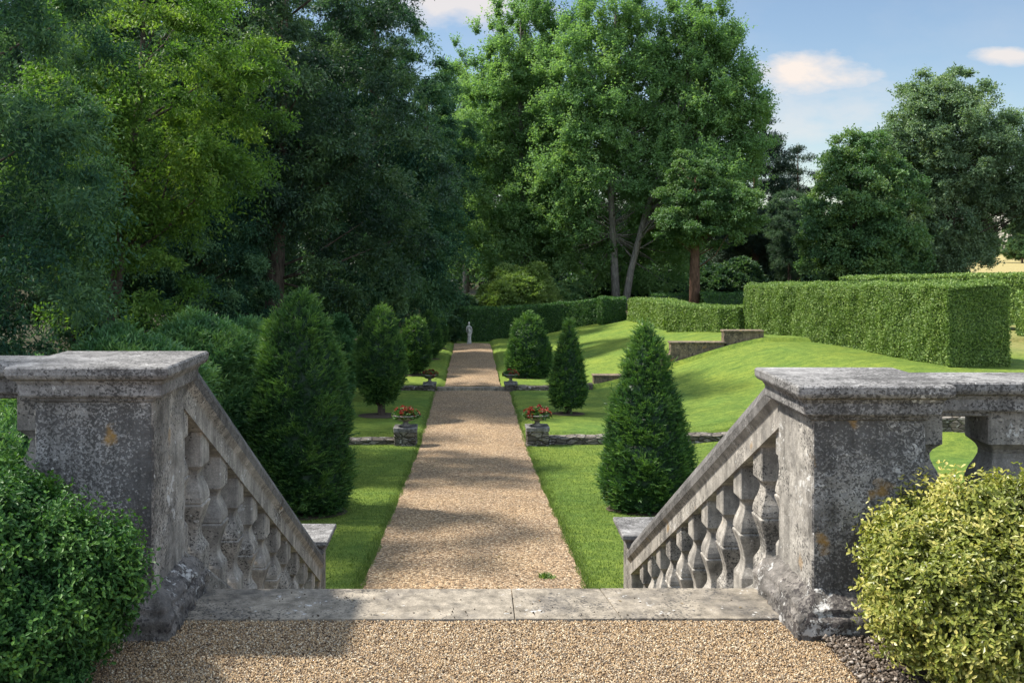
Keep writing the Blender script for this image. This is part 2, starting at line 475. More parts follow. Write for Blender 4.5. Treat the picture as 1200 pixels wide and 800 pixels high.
tag(grid_mesh('ground', xs, ds, ground_z, M['lawn']), 'sloping mown lawn with a bank and woodland floor', None, None, 'structure')


def gz(x, d): return float(ground_z(np.array([float(x)]), np.array([float(d)]))[0])


# the gravel path: two widths, wavering edges
def path_sheet(d0, d1, half, lift):
    rows = np.arange(d0, d1 + 0.01, 0.35)
    V = []; n = 13
    for d in rows:
        wl = 0.05 * mnoise.noise(Vector((0, d * 0.8, 1.3))) + 0.03 * mnoise.noise(Vector((0, d * 3, 5.3)))
        wr = 0.05 * mnoise.noise(Vector((4, d * 0.8, 7.3))) + 0.03 * mnoise.noise(Vector((2, d * 3, 9.3)))
        for x in np.linspace(PC - half + wl, PC + half + wr, n):
            crown = 0.03 * (1 - ((x - PC) / half) ** 2)
            V.append((x, d, float(zp(d)) + lift + crown + 0.004))
    i = (np.arange(len(rows) - 1)[:, None] * n + np.arange(n - 1)[None]).ravel()
    return np.array(V), np.stack([i, i + 1, i + n + 1, i + n], -1)


V1, F1 = path_sheet(9.0, 34.3, 1.245, 0.012)
tag(np_mesh('gravel_path', V1, F1, M['gravel_far'], smooth=True), kind='structure')
V2, F2 = path_sheet(34.6, 54.6, 0.95, 0.115)
tag(np_mesh('gravel_path', V2, F2, M['gravel_far'], smooth=True), kind='structure')

# upper terrace (gravel) with its front face, plus planting beds under the bushes
MB().box(-30, 30, -25, 4.93, -2.6, -0.006).build('terrace', M['gravel_near'])['kind'] = 'structure'
MB().box(-1.36, 1.45, 4.931, 5.02, -2.6, -0.17).build('terrace_face', M['stone'])['kind'] = 'structure'


def bed(x0, x1, y0, y1):
    xs_ = np.linspace(x0, x1, 30); ys_ = np.linspace(y0, y1, 24)
    def z(X, D):
        e = np.minimum.reduce([X - x0, x1 - X, D - y0, y1 - D])
        out = -0.02 + 0.06 * np.clip(e / 0.25, 0, 1)
        return out + 0.012 * np.sin(X * 31 + 2 * np.sin(D * 23)) * np.cos(D * 27)
    return tag(grid_mesh('planting_bed', xs_, ys_, z, M['soil']), kind='structure')


bed(1.53, 4.5, 3.0, 4.5); bed(-4.5, -1.62, 3.0, 4.5)

M['mulch'], nt_, out_ = nmat('bark_mulch')
a_ = N(nt_, 'ShaderNodeAttribute', attribute_name='rnd')
principled(nt_, out_, ramp(nt_, a_.outputs['Fac'], [(0.0, (0.035, 0.027, 0.022)), (0.5, (0.10, 0.078, 0.06)), (0.85, (0.18, 0.15, 0.125)), (1.0, (0.34, 0.30, 0.26))]), 0.9, 0.15)
# loose gravel stones of the terrace
def pebbles(name, n, area, zf, smin, smax, mat, keep=None):
    x0, x1, y0, y1 = area
    p = np.stack([rng.uniform(x0, x1, n), rng.uniform(y0, y1, n)], -1)
    if keep is not None: p = p[keep(p[:, 0], p[:, 1])]
    n = len(p)
    base = np.array([[1, 0, 0], [-1, 0, 0], [0, 1, 0], [0, -1, 0], [0, 0, 1], [0, 0, -1]], float)
    tri = np.array([[0, 2, 4], [2, 1, 4], [1, 3, 4], [3, 0, 4], [2, 0, 5], [1, 2, 5], [3, 1, 5], [0, 3, 5]])
    s = rng.uniform(smin, smax, (n, 1, 1)) * rng.uniform(0.55, 1.0, (n, 1, 3)) * np.array([1, 1, 0.75])
    v = base[None] * s + rng.normal(0, 0.12, (n, 6, 3)) * s
    a = rng.uniform(0, 6.28, n); ca, sa = np.cos(a), np.sin(a)
    vx = v[..., 0] * ca[:, None] - v[..., 1] * sa[:, None]; vy = v[..., 0] * sa[:, None] + v[..., 1] * ca[:, None]
    tl = rng.normal(0, 0.35, (n, 1))
    vz = v[..., 2] + vx * tl
    z = zf(p[:, 0], p[:, 1]) + rng.uniform(-0.2, 0.7, n) * s[:, 0, 2]
    V = np.stack([vx + p[:, :1], vy + p[:, 1:2], vz + z[:, None]], -1).reshape(-1, 3)
    Fc = (np.arange(n)[:, None, None] * 6 + tri[None]).reshape(-1, 3)
    return np_mesh(name, V, Fc, mat, attr=np.repeat(rng.uniform(0, 1, n), 8), smooth=True)


def keepg(x, y):
    e = 0.05 * np.sin(x * 9) + 0.03 * np.sin(x * 23 + 1)
    return (y < 4.655 + 0.25 * e) & ~((x > 1.62 + e) & (y < 4.45)) & ~((x < -1.72 + e) & (y < 4.45)) & ~((x > 1.42) & (y > 4.41)) & ~((x < -1.32) & (y > 4.41))


tag(pebbles('gravel', 160000, (-1.85, 1.8, 3.5, 4.68), lambda x, y: np.full(len(x), 0.0), 0.0030, 0.0075, M['pebble'], keepg),
    'buff and brown pebbles of the foreground gravel', None, None, 'stuff')
tag(pebbles('mulch', 9000, (1.5, 2.6, 3.4, 4.42), lambda x, y: np.full(len(x), 0.022), 0.005, 0.016, M['mulch']),
    'dark bark mulch and soil crumbs beneath the yellow bush', None, None, 'stuff')
tag(pebbles('grit', 130, (-1.2, 1.38, 4.64, 5.03), lambda x, y: np.full(len(x), 0.013), 0.003, 0.008, M['soil'], lambda x, y: rng.uniform(size=len(x)) < np.clip((5.08 - y) * 2.0, 0.1, 1)),
    'dark crumbs and grit strewn on the paving slabs', None, None, 'stuff')

# ------------------------------------------------------------------ stonework
CAP = [(0.0, -0.165), (0.012, -0.158), (0.014, -0.142), (0.044, -0.137), (0.05, -0.128), (0.052, -0.082), (0.058, -0.072), (0.062, -0.064), (0.082, -0.054), (0.088, -0.045), (0.092, -0.036), (0.092, -0.008), (0.085, 0.0)]


def plinth(mb, x0, x1, y0, y1, z0=-0.05, z1=0.19):
    h = z1
    mb.rect(x0, x1, y0, y1, [(0.095, z0), (0.098, 0.085), (0.088, 0.098), (0.08, 0.105), (0.078, 0.13), (0.045, 0.155), (0.02, h - 0.012), (0.004, h)])


def set_face_mat(o, mat, test):
    o.data.materials.append(mat)
    for p in o.data.polygons:
        if test(p): p.material_index = len(o.data.materials) - 1


def pier(x0, x1, ztop, label):
    t = empty('stone_pier', ((x0 + x1) / 2, 4.75, 0), label, 'pier', 'piers at the head of the garden steps')
    cx, cy = t.location.x, t.location.y
    a, b, c, d = x0 - cx, x1 - cx, 4.5 - cy, 5.0 - cy
    o = MB().rect(a, b, c, d, [(0, 0.17), (0, ztop - 0.14)], 0.008).build('shaft', M['stone_side'], t, sub=5, disp=0.005, dscale=17)
    set_face_mat(o, M['stone_dark'], lambda p: abs(p.normal.y) > 0.72)
    MB().rect(a, b, c, d, [(o_, z + ztop) for o_, z in CAP]).build('cap', M['stone_cap'], t, sub=1, disp=0.0015, dscale=12)
    m = MB(); plinth(m, a, b, c, d)
    m.build('plinth', M['stone_crust'], t, sub=5, disp=0.02, dscale=16, smooth=True)
    return t


LX0, LX1, LZ = -1.925, -1.40, 1.178
RX0, RX1, RZ = 1.496, 1.996, 1.097
pier(LX0, LX1, LZ, 'stone pier behind the dark green bush, grey lichen on its face')
pier(RX0, RX1, RZ, 'stone pier behind the yellow bush, orange lichen low on its face')

BAL = [(0.5, 0), (0.5, 0.16), (0.47, 0.18), (0.41, 0.205), (0.34, 0.24), (0.31, 0.275), (0.32, 0.32), (0.39, 0.39), (0.47, 0.45), (0.53, 0.495), (0.54, 0.51), (0.49, 0.522),
       (0.52, 0.535), (0.51, 0.57), (0.46, 0.62), (0.38, 0.67), (0.33, 0.71), (0.325, 0.74), (0.36, 0.765), (0.44, 0.79), (0.5, 0.805), (0.5, 1.0)]


def baluster(parent, x, y, z, w, h, mat, x_from=None, x_to=None, extra=0.0):
    m = MB()
    prof = [(r * w - 0.001, q * h) for r, q in BAL]
    prof[-1] = (prof[-1][0], h + extra)
    prof[0] = (prof[0][0], -extra)
    rings = []
    for o_, q in prof:
        ch = 0.07 * o_
        a, b = -o_, o_
        rings.append([(a + ch, a, q), (b - ch, a, q), (b, a + ch, q), (b, b - ch, q), (b - ch, b, q), (a + ch, b, q), (a, b - ch, q), (a, a + ch, q)])
    m.loft(rings)
    o = m.build('baluster', mat, parent)
    o.location = (x, y, z)
    return o


def wing(x_pier, sgn, ztop, label):
    t = empty('balustrade', (x_pier, 4.75, 0), label, 'balustrade')
    L = 3.2
    a, b = (0.005, L) if sgn > 0 else (-L, -0.005)
    zt = ztop - 0.006
    MB().rect(a, b, -0.10, 0.10, [(o_ * 0.95, z + zt) for o_, z in CAP]).build('coping', M['stone_cap'], t)
    m = MB(); plinth(m, a, b, -0.11, 0.11); m.build('plinth', M['stone_crust'], t)
    w, z0, h = 0.235, 0.185, zt - 0.14 - 0.185
    first = None
    for k in range(8):
        x = 0.0 if k == 0 else 0.46 + 0.40 * (k - 1)
        if first is None:
            first = baluster(t, 0.02 * sgn, 0, z0, w, h, M['stone'], extra=0.01)
        else:
            o = first.copy(); C.objects.link(o); o.parent = t; o.location = (sgn * x, 0, z0)
    return t


wing(RX1, 1, RZ, 'level stone balustrade running right behind the yellow bush')
wing(LX0, -1, LZ, 'level stone balustrade running left behind the dark green bush')


def stair_rail(sgn, xi, ztop, xr, zr, slope, y0, y1, bx, label):
    """xi inner bottom edge, xr ridge x, zr(y) = zr - slope*y"""
    t = empty('stair_balustrade', (bx, (y0 + y1) / 2, 0), label, 'balustrade', 'sloping balustrades of the garden steps')
    ox, oy = bx, (y0 + y1) / 2
    prof = [(xi, -0.30), (xi, -0.20), (xi - sgn * 0.004, -0.185), (xi - sgn * 0.03, -0.15), (xi - sgn * 0.036, -0.10), (xi - sgn * 0.03, -0.085), (xi - sgn * 0.005, -0.03), (xr - sgn * 0.02, 0.0), (xr + sgn * 0.02, -0.004),
            (xi + sgn * 0.17, -0.07), (xi + sgn * 0.195, -0.10), (xi + sgn * 0.19, -0.15), (xi + sgn * 0.16, -0.20), (xi + sgn * 0.16, -0.30)]
    m = MB()
    ys = np.concatenate([[y0, 5.095], np.linspace(5.105, y1, 14)])
    oz_ = lambda yl: -(zr - slope * (yl + oy))
    m.loft([[(x - ox, y - oy, min(zr - slope * y + dz, ztop - 0.05 if y < 5.1 else 9)) for x, dz in prof] for y in ys])
    o = m.build('handrail', M['stone_clean'], t)
    set_face_mat(o, M['stone_rail'], lambda p: p.normal.z > 0.05 or (abs(p.normal.x) > 0.8 and (lambda q: q.z + oz_(q.y) > -0.17)(p.center)))
    m = MB()
    hb = 0.70
    s0 = -0.30 - hb
    sp = [(bx - sgn * 0.10, s0), (bx - sgn * 0.12, s0 - 0.03), (bx - sgn * 0.12, s0 - 0.34), (bx + sgn * 0.12, s0 - 0.34), (bx + sgn * 0.12, s0 - 0.03), (bx + sgn * 0.10, s0)]
    m.loft([[(x - ox, y - oy, zr - slope * y + dz) for x, dz in sp] for y in ys])
    m.build('string', M['stone'], t)
    first = None
    y = y0 + 0.05
    k = 0
    while y < y1 - 0.2:
        z = zr - slope * y + s0
        if first is None:
            first = baluster(t, bx - ox, y - oy, z, 0.168, hb, M['stone_clean'], extra=0.045)
        else:
            o = first.copy(); C.objects.link(o); o.parent = t; o.location = (bx - ox, y - oy, z)
        y += 0.415; k += 1
    return t


stair_rail(1, 1.505, RZ, 1.555, 3.489, 0.4736, 5.0, 9.73, 1.605, 'sloping stone balustrade down the right side of the steps')
stair_rail(-1, -1.41, LZ, -1.445, 3.79, 0.515, 5.0, 9.54, -1.505, 'sloping stone balustrade down the left side of the steps')


def newel(x0, x1, y0, y1, zt, label):
    t = empty('newel_post', ((x0 + x1) / 2, (y0 + y1) / 2, -2.1), label, 'newel post', 'newel posts at the foot of the garden steps')
    cx, cy, cz = t.location
    a, b, c, d = x0 - cx, x1 - cx, y0 - cy, y1 - cy
    MB().rect(a, b, c, d, [(0, -0.05), (0, zt - 0.13 - cz)], 0.01).build('shaft', M['stone'], t)
    MB().rect(a, b, c, d, [(o_, z + zt - cz) for o_, z in CAP]).build('cap', M['stone_cap'], t)
    return t


newel(-1.85, -1.42, 9.53, 9.95, -1.02, 'short stone post ending the left balustrade, before the tall clipped yew')
newel(1.51, 1.94, 9.72, 10.2, -1.02, 'short stone post ending the right balustrade, below the pointed yew cone')

# landing slabs and the flight below
t = empty('stone_steps', (0, 4.85, 0), 'flight of stone steps topped by worn paving slabs between the piers', 'steps')
edges = [-1.36, 0.195, 0.655, 1.46]
skew = [0, 0.0, 0.025, 0]
for k in range(3):
    a0, a1 = edges[k] + 0.002, edges[k + 1] - 0.002
    s0, s1 = (skew[k], skew[k + 1])
    m = MB()
    z0, z1 = -0.16, 0.010 + 0.0015 * k
    y0, y1 = -0.205 + 0.0, 0.205
    m.add([(a0 - s0 * 0, y0, z0), (a1 + s1, y0, z0), (a1 - s1, y1, z0), (a0 - s0, y1, z0), (a0 + s0, y0, z1), (a1 + s1, y0, z1), (a1 - s1, y1, z1), (a0 - s0, y1, z1)],
          [(0, 3, 2, 1), (4, 5, 6, 7), (0, 1, 5, 4), (1, 2, 6, 5), (2, 3, 7, 6), (3, 0, 4, 7)])
    m.build('slab', M['slab'], t, bevel=0.004)
m = MB()
for k in range(13):
    y = 5.045 + 0.335 * k - 4.85
    m.box(-1.375, 1.47, y - 0.02 if k == 0 else y, y + 0.36 if k < 12 else y + 0.33, -2.35, -0.162 * (k + 1))
m.build('flight', M['slab'], t)


# ------------------------------------------------------------------ foliage generators
def unit(v): return v / np.maximum(np.linalg.norm(v, axis=-1, keepdims=True), 1e-9)


def leaves(Pt, D, Nn, L, W, curl=0.12, oval=False):
    n = len(Pt)
    D = unit(D); S = unit(np.cross(D, Nn)); Nn = unit(np.cross(S, D))
    L = np.broadcast_to(np.asarray(L, float).reshape(-1, 1), (n, 1)); W = np.broadcast_to(np.asarray(W, float).reshape(-1, 1), (n, 1))
    if oval:
        r1 = Pt + D * L * 0.28 + S * W * 0.42 + Nn * W * curl; l1 = Pt + D * L * 0.28 - S * W * 0.42 + Nn * W * curl
        r2 = Pt + D * L * 0.68 + S * W * 0.46 + Nn * W * curl; l2 = Pt + D * L * 0.68 - S * W * 0.46 + Nn * W * curl
        tip = Pt + D * L - Nn * L * 0.08
        V = np.stack([Pt, r1, r2, tip, l2, l1], 1).reshape(-1, 3)
        i = np.arange(n)[:, None] * 6
        Fq = np.concatenate([i + np.array([0, 1, 2, 3]), i + np.array([0, 3, 4, 5])], 1).reshape(-1, 4)
        return V, Fq, 2
    r = Pt + D * L * 0.45 + S * W * 0.5 + Nn * W * curl; l = Pt + D * L * 0.45 - S * W * 0.5 + Nn * W * curl
    tip = Pt + D * L - Nn * L * 0.06
    V = np.stack([Pt, r, tip, l], 1).reshape(-1, 3)
    return V, np.arange(4 * n).reshape(-1, 4), 1


def rdir(n): return unit(rng.normal(size=(n, 3)))


def crown_points(ell, n, fill=0.5, mind=0.0):
    """clump centres inside a union of ellipsoids, biased outwards"""
    vol = np.array([e[3] * e[4] * e[5] for e in ell]); vol = vol ** 0.75 / (vol ** 0.75).sum()
    pts = []; outs = []
    tries = 0
    while len(pts) < n and tries < n * 30:
        tries += 1
        e = ell[rng.choice(len(ell), p=vol)]
        d = rdir(1)[0]
        r = fill + (1 - fill) * rng.uniform() ** 0.5
        p = np.array(e[:3]) + d * np.array(e[3:6]) * r
        if mind and pts and np.min(np.linalg.norm(np.array(pts) - p, axis=1)) < mind: continue
        pts.append(p); outs.append(d)
    return np.array(pts), np.array(outs)


FARW = 1
def make_tree(name, label, cat, base, ell, n, cr, twigs, per, L, W, mat, bark, trunk, seed=1, droop=0.15, fill=0.5, group=None, flat=0.75, updir=0.3, limbfrac=0.35, mind=0.5, asp=0.25, tvar=(0.55, 1.25), cvw=0.58):
    """ell: ellipsoids relative to the base; trunk: list of (x,y,z,r) relative to the base"""
    global rng
    keep = rng; rng = np.random.default_rng(seed)
    root = empty(name, base, label, cat, group)
    cs, outs = crown_points(ell, n, fill, mind * cr)
    n = len(cs)
    crs = cr * rng.uniform(0.65, 1.3, n)
    # twigs
    ci = np.repeat(np.arange(n), twigs)
    td = unit(rdir(len(ci)) + outs[ci] * 0.55 + np.array([0, 0, updir]))
    tl = crs[ci] * rng.uniform(tvar[0], tvar[1], len(ci))
    li = np.repeat(np.arange(len(ci)), per)
    tt = rng.uniform(0.15, 1.0, len(li)) ** 0.75
    off = td[li] * (tl[li] * tt)[:, None]
    off[:, 2] *= flat
    off[:, 2] -= droop * tl[li] * tt ** 2
    pos = cs[ci[li]] + off + rng.normal(0, 0.09, (len(li), 3)) * crs[ci[li]][:, None]
    D = unit(td[li] * 0.6 + rdir(len(li)) + np.array([0, 0, -droop * 1.5]))
    Nn = unit(rdir(len(li)) * 0.8 + np.array([0, 0, 0.8]) + outs[ci[li]] * 0.3)
    sz = rng.uniform(0.7, 1.25, len(li))
    V, Fq, k = leaves(pos, D, Nn, L * sz, W * sz)
    cv = rng.uniform(0, 1, n)
    at = np.clip(0.29 - cvw / 2 + cvw * cv[ci[li]] + 0.22 * rng.uniform(size=len(ci))[li] + 0.38 * rng.uniform(size=len(li)) - 0.08, 0, 1)
    np_mesh('crown', V, Fq, mat, root, attr=np.repeat(at, k))
    # trunk and limbs
    m = MB()
    tp = [Vector(q[:3]) for q in trunk]; tr = [q[3] for q in trunk]
    m.tube(tp, tr, 10)
    zs = [q.z for q in tp]
    for c in range(n):
        if rng.uniform() > limbfrac: continue
        e = Vector(cs[c]) * 0.8 + Vector((tp[0].x, tp[0].y, cs[c][2])) * 0.2
        zz = min(max(e.z - rng.uniform(0.2, 0.6) * (abs(e.x - tp[0].x) + abs(e.y - tp[0].y)) - 0.3, zs[0] + (zs[-1] - zs[0]) * asp), zs[-1] * 0.98)
        s = Vector((float(np.interp(zz, zs, [q.x for q in tp])), float(np.interp(zz, zs, [q.y for q in tp])), zz))
        r0 = float(np.interp(zz, zs, tr)) * 0.45
        ln = (e - s).length
        r0 = min(r0, 0.02 + 0.010 * ln)
        mid = s.lerp(e, 0.5) + Vector((rng.normal() * 0.06 * ln, rng.normal() * 0.06 * ln, -0.05 * ln))
        m.tube([s, s.lerp(mid, 0.5), mid, mid.lerp(e, 0.55), e], [r0, r0 * 0.85, r0 * 0.65, r0 * 0.4, r0 * 0.15], 5)
    m.build('trunk', bark, root, smooth=True)
    rng = keep
    return root


def copy_tree(src, loc, rz, scale, label, group=None):
    r = src.copy(); C.objects.link(r)
    r.location = loc; r.rotation_euler = (0, 0, rz); r.scale = (scale, scale, scale)
    r['label'] = label
    if group: r['group'] = group
    for ch in list(src.children):
        c = ch.copy(); C.objects.link(c); c.parent = r
    return r


def sample_surface(V, T, n):
    a, b, c = V[T[:, 0]], V[T[:, 1]], V[T[:, 2]]
    cr_ = np.cross(b - a, c - a); ar = np.linalg.norm(cr_, axis=1)
    i = rng.choice(len(T), n, p=ar / ar.sum())
    u = rng.uniform(size=(n, 1)); v = rng.uniform(size=(n, 1)); f = u + v > 1
    u = np.where(f, 1 - u, u); v = np.where(f, 1 - v, v)
    return a[i] + (b - a)[i] * u + (c - a)[i] * v, unit(cr_[i]), ar.sum() / 2


def displace(V, Nrm, amp, scale, stretch=(1, 1, 1), seed=0.0):
    o = V.copy()
    for i in range(len(V)):
        p = Vector((V[i, 0] * stretch[0], V[i, 1] * stretch[1], V[i, 2] * stretch[2])) * scale + Vector((seed, seed * 1.7, 0))
        o[i] += Nrm[i] * amp * mnoise.fractal(p, 1.0, 2.0, 3)
    return o


def vnormals(V, T):
    n = np.zeros_like(V)
    c = np.cross(V[T[:, 1]] - V[T[:, 0]], V[T[:, 2]] - V[T[:, 0]])
    for k in range(3): np.add.at(n, T[:, k], c)
    return unit(n)


def clad(parent, V, T, dens, L, W, mat, jit=0.6, up=0.3, oval=False, core_in=0.02, depth=0.03, name='foliage', light_fn=None, tuft=0.0, extra=None, stand=0.7, streak=False):
    """core surface (V,T) with leaves standing on it, one mesh"""
    Pn, Nn, area = sample_surface(V, T, 10)
    n = int(area * dens)
    Pn, Nn, _ = sample_surface(V, T, n)
    Pn = Pn - Nn * rng.uniform(-0.2, 1, (n, 1)) * depth
    D = unit(Nn * stand + rdir(n) * jit + np.array([0, 0, up]))
    sz = rng.uniform(0.6, 1.3, n)
    if tuft > 0:
        # soft patches of longer growth
        tf = np.array([mnoise.noise(Vector(q) * 3.1) for q in Pn[:]]) if n < 90000 else np.zeros(n)
        sz = sz * (1 + tuft * np.clip(tf, -0.4, 1))
    LN = unit(Nn + rdir(n) * 0.7)
    Vl, Fl, k = leaves(Pn, D, LN, L * sz, W * sz ** 0.5, oval=oval)
    at = rng.uniform(0.15, 0.85, n)
    pat = 0.5 + 0.9 * np.array([mnoise.noise(Vector(q) * 2.3 + Vector((3, 1, 4))) for q in (Pn[::8])])
    at = np.clip(0.6 * at + 0.4 * np.repeat(pat, 8)[:n], 0, 1)
    if streak:
        q_ = Pn[::4]
        st_ = np.array([mnoise.noise(Vector((q[0] * 2.4, q[1] * 2.4, q[2] * 0.7))) + 0.5 * mnoise.noise(Vector((q[0] * 7, q[1] * 7, q[2] * 3))) for q in q_])
        at = np.clip(0.45 * at + 0.28 + 0.55 * np.repeat(st_, 4)[:n], 0, 1)
        hh_ = Pn[:, 2]
        hole = np.array([mnoise.noise(Vector((q[0] * 3.5, q[1] * 3.5, q[2] * 2.2)) + Vector((9, 2, 5))) for q in q_])
        keep_ = (np.repeat(hole, 4)[:n] + np.clip(hh_ / 0.55, 0, 1) * 0.9 + rng.uniform(-0.15, 0.15, n)) > 0.33
        Pn, D, LN_s, sz, at, Nn = Pn[keep_], D[keep_], None, sz[keep_], at[keep_], Nn[keep_]
        n = len(Pn)
        LN = unit(Nn + rdir(n) * 0.7)
        Vl, Fl, k = leaves(Pn, D, LN, L * sz, W * sz ** 0.5, oval=oval)
    if light_fn is not None: at = np.clip(at + light_fn(Pn), 0, 1)
    vn = vnormals(V, T)
    Vc = V - vn * core_in
    at = np.repeat(at, k)
    if extra is not None:
        Fl = np.concatenate([Fl, extra[1] + len(Vl)]); Vl = np.concatenate([Vl, extra[0]]); at = np.concatenate([at, extra[2]])
    nl = len(Vl)
    return np_mesh(name, np.concatenate([Vl, Vc]), [Fl, T + nl], mat, parent, attr=np.concatenate([at, np.full(len(T), 0.12)]))


def revolve(prof, n=28):
    V = []; T = []
    for r, z in prof:
        for i in range(n):
            a = 2 * math.pi * i / n
            V.append((r * math.cos(a), r * math.sin(a), z))
    for k in range(len(prof) - 1):
        for i in range(n):
            j = (i + 1) % n
            a, b, c, d = k * n + i, k * n + j, (k + 1) * n + j, (k + 1) * n + i
            T += [(a, b, c), (a, c, d)]
    return np.array(V), np.array(T)


def topiary(px, d, h, r, shape, label, dens, L, W, trunk=0.0, seed=0.0, wisps=300, lean=0.0, group='clipped yews beside the path'):
    """shape: list of (t, r) along the height"""
    x = (px - VX) / F * d
    z0 = gz(x, d)
    root = empty('clipped_yew', (x, d, z0), label, 'topiary', group)
    ts = np.linspace(0, 1, 30)
    rr = np.interp(ts, [s[0] for s in shape], [s[1] for s in shape])
    rr = np.convolve(np.pad(rr, 2, mode='edge'), np.ones(5) / 5, 'valid')
    rr[0] = shape[0][1] * 0.75; rr[-1] = 0.02
    V, T = revolve([(max(0.01, q * r), trunk + t * (h - trunk)) for q, t in zip(rr, ts)])
    V = displace(V, vnormals(V, T), 0.09 * r, 1.6 / r * 0.8, seed=seed)
    V = displace(V, vnormals(V, T), 0.07 * r, 5.0 / r, seed=seed + 9)
    V[:, 0] += lean * V[:, 2]
    # sprigs: short shoots carrying needles on both sides, longer and paler towards the top
    _, _, area = sample_surface(V, T, 10)
    n = int(area * dens / 9)
    Pn, Nn, _ = sample_surface(V, T, n)
    k = Pn[:, 2] / h
    lump = np.array([mnoise.noise(Vector(q) * (2.6 / r) + Vector((seed, 0, 0))) for q in Pn])
    D = unit(Nn * 0.75 + rdir(n) * 0.42 + np.array([0, 0, 0.55]))
    ln = L * rng.uniform(1.2, 2.3, n) * (1 + 0.5 * np.clip(lump, -0.5, 1)) * (1 + 0.5 * (rng.uniform(size=n) < 0.10 + 0.35 * k ** 3))
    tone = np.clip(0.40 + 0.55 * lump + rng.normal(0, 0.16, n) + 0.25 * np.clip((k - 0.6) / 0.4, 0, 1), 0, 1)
    base = Pn - Nn * (0.35 * L + rng.uniform(0, 0.4, (n, 1)) * L)
    allV = []; allF = []; allA = []; q0 = 0
    for s_ in range(5):
        for sg in (-1, 1):
            side = unit(np.cross(D, rdir(n) * 0.6 + np.array([0, 0, 1.0])))
            dd = unit(D * 0.9 + side * sg * rng.uniform(0.3, 0.9, (n, 1)))
            Vl, Fl, _ = leaves(base + D * (ln * (0.15 + 0.17 * s_))[:, None], dd, rdir(n) + Nn * 0.6, ln * rng.uniform(0.34, 0.52, n), W * rng.uniform(0.7, 1.2, n))
            allV.append(Vl); allF.append(Fl + q0); q0 += len(Vl)
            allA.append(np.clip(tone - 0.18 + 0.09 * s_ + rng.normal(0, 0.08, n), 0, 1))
    Vc = V - vnormals(V, T) * L * 0.9
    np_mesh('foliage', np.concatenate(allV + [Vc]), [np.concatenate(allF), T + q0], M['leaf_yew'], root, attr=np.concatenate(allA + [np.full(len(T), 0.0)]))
    m = MB()
    m.tube([(0, 0, -0.1), (0.02, 0, 0.1), (0.03, 0.01, trunk + 0.3), (0, 0, h * 0.6)], [0.13 * r / 0.6, 0.1 * r / 0.6, 0.085 * r / 0.6, 0.03], 9)
    if trunk > 0.1:
        for a in range(5):
            an = a * 1.3 + seed
            m.tube([(0, 0, trunk * 0.6), (0.2 * math.cos(an), 0.2 * math.sin(an), trunk + 0.15), (0.5 * r * math.cos(an), 0.5 * r * math.sin(an), trunk + 0.5)], [0.05, 0.035, 0.02], 6)
    m.build('trunk', M['bark'], root, smooth=True)
    # bare soil ring
    V, T = revolve([(r * 0.95, 0.0), (r * 0.7, 0.02), (0.05, 0.03)], 20)
    for i in range(len(V)):
        V[i, 2] += gz(x + V[i, 0], d + V[i, 1]) - z0 + 0.008
        V[i, :2] *= 1 + 0.12 * mnoise.noise(Vector((V[i, 0] * 3 + seed, V[i, 1] * 3, 0)))
    tag(np_mesh('soil_patch', V + np.array([x, d, z0]), T, M['soil']), kind='structure')
    return root


BULLET = [(0, 0.80), (0.1, 0.95), (0.25, 1.0), (0.45, 0.95), (0.65, 0.80), (0.8, 0.62), (0.92, 0.38), (1.0, 0.05)]
CONE = [(0, 0.80), (0.1, 0.96), (0.2, 1.0), (0.4, 0.85), (0.6, 0.64), (0.8, 0.38), (0.93, 0.15), (1.0, 0.01)]
DOME = [(0, 0.92), (0.15, 1.0), (0.4, 0.93), (0.6, 0.77), (0.8, 0.50), (0.92, 0.28), (1.0, 0.03)]
DROP = [(0, 0.35), (0.08, 0.72), (0.25, 0.98), (0.4, 1.0), (0.65, 0.84), (0.82, 0.6), (0.93, 0.35), (1.0, 0.03)]
topiary(352, 15.7, 3.36, 0.75, BULLET, 'tallest clipped yew, big dark bullet shape beside the left balustrade', 6500, 0.062, 0.0135, seed=1.0, wisps=900)
topiary(446, 28.2, 2.95, 0.65, DROP, 'teardrop clipped yew on a bare trunk behind the left low wall', 5200, 0.062, 0.017, trunk=0.36, seed=2.0, wisps=350)
topiary(487, 38.0, 2.15, 0.56, DROP, 'egg-shaped clipped yew beside the far left flower urn', 3800, 0.065, 0.021, trunk=0.1, seed=3.0, wisps=120)
topiary(503, 44.5, 2.0, 0.50, DROP, 'narrow yew peeping out behind the egg-shaped one on the left', 3000, 0.07, 0.024, seed=4.0, wisps=60)
topiary(513, 50.5, 1.9, 0.46, DROP, 'farthest and smallest clipped yew on the left, near the statue', 3000, 0.07, 0.024, seed=5.0, wisps=50)
topiary(758, 16.0, 2.86, 0.68, CONE, 'large pointed yew cone on sunny grass beside the right balustrade', 6500, 0.062, 0.0135, seed=6.0, wisps=800)
topiary(666, 28.6, 2.60, 0.48, CONE, 'slender yew cone on a short trunk beside the near right flower urn', 5200, 0.062, 0.017, trunk=0.18, seed=7.0, wisps=350)
topiary(620, 37.4, 2.38, 0.80, DOME, 'broad dome-shaped yew beside the far right flower urn', 4200, 0.065, 0.02, seed=8.0, wisps=150)


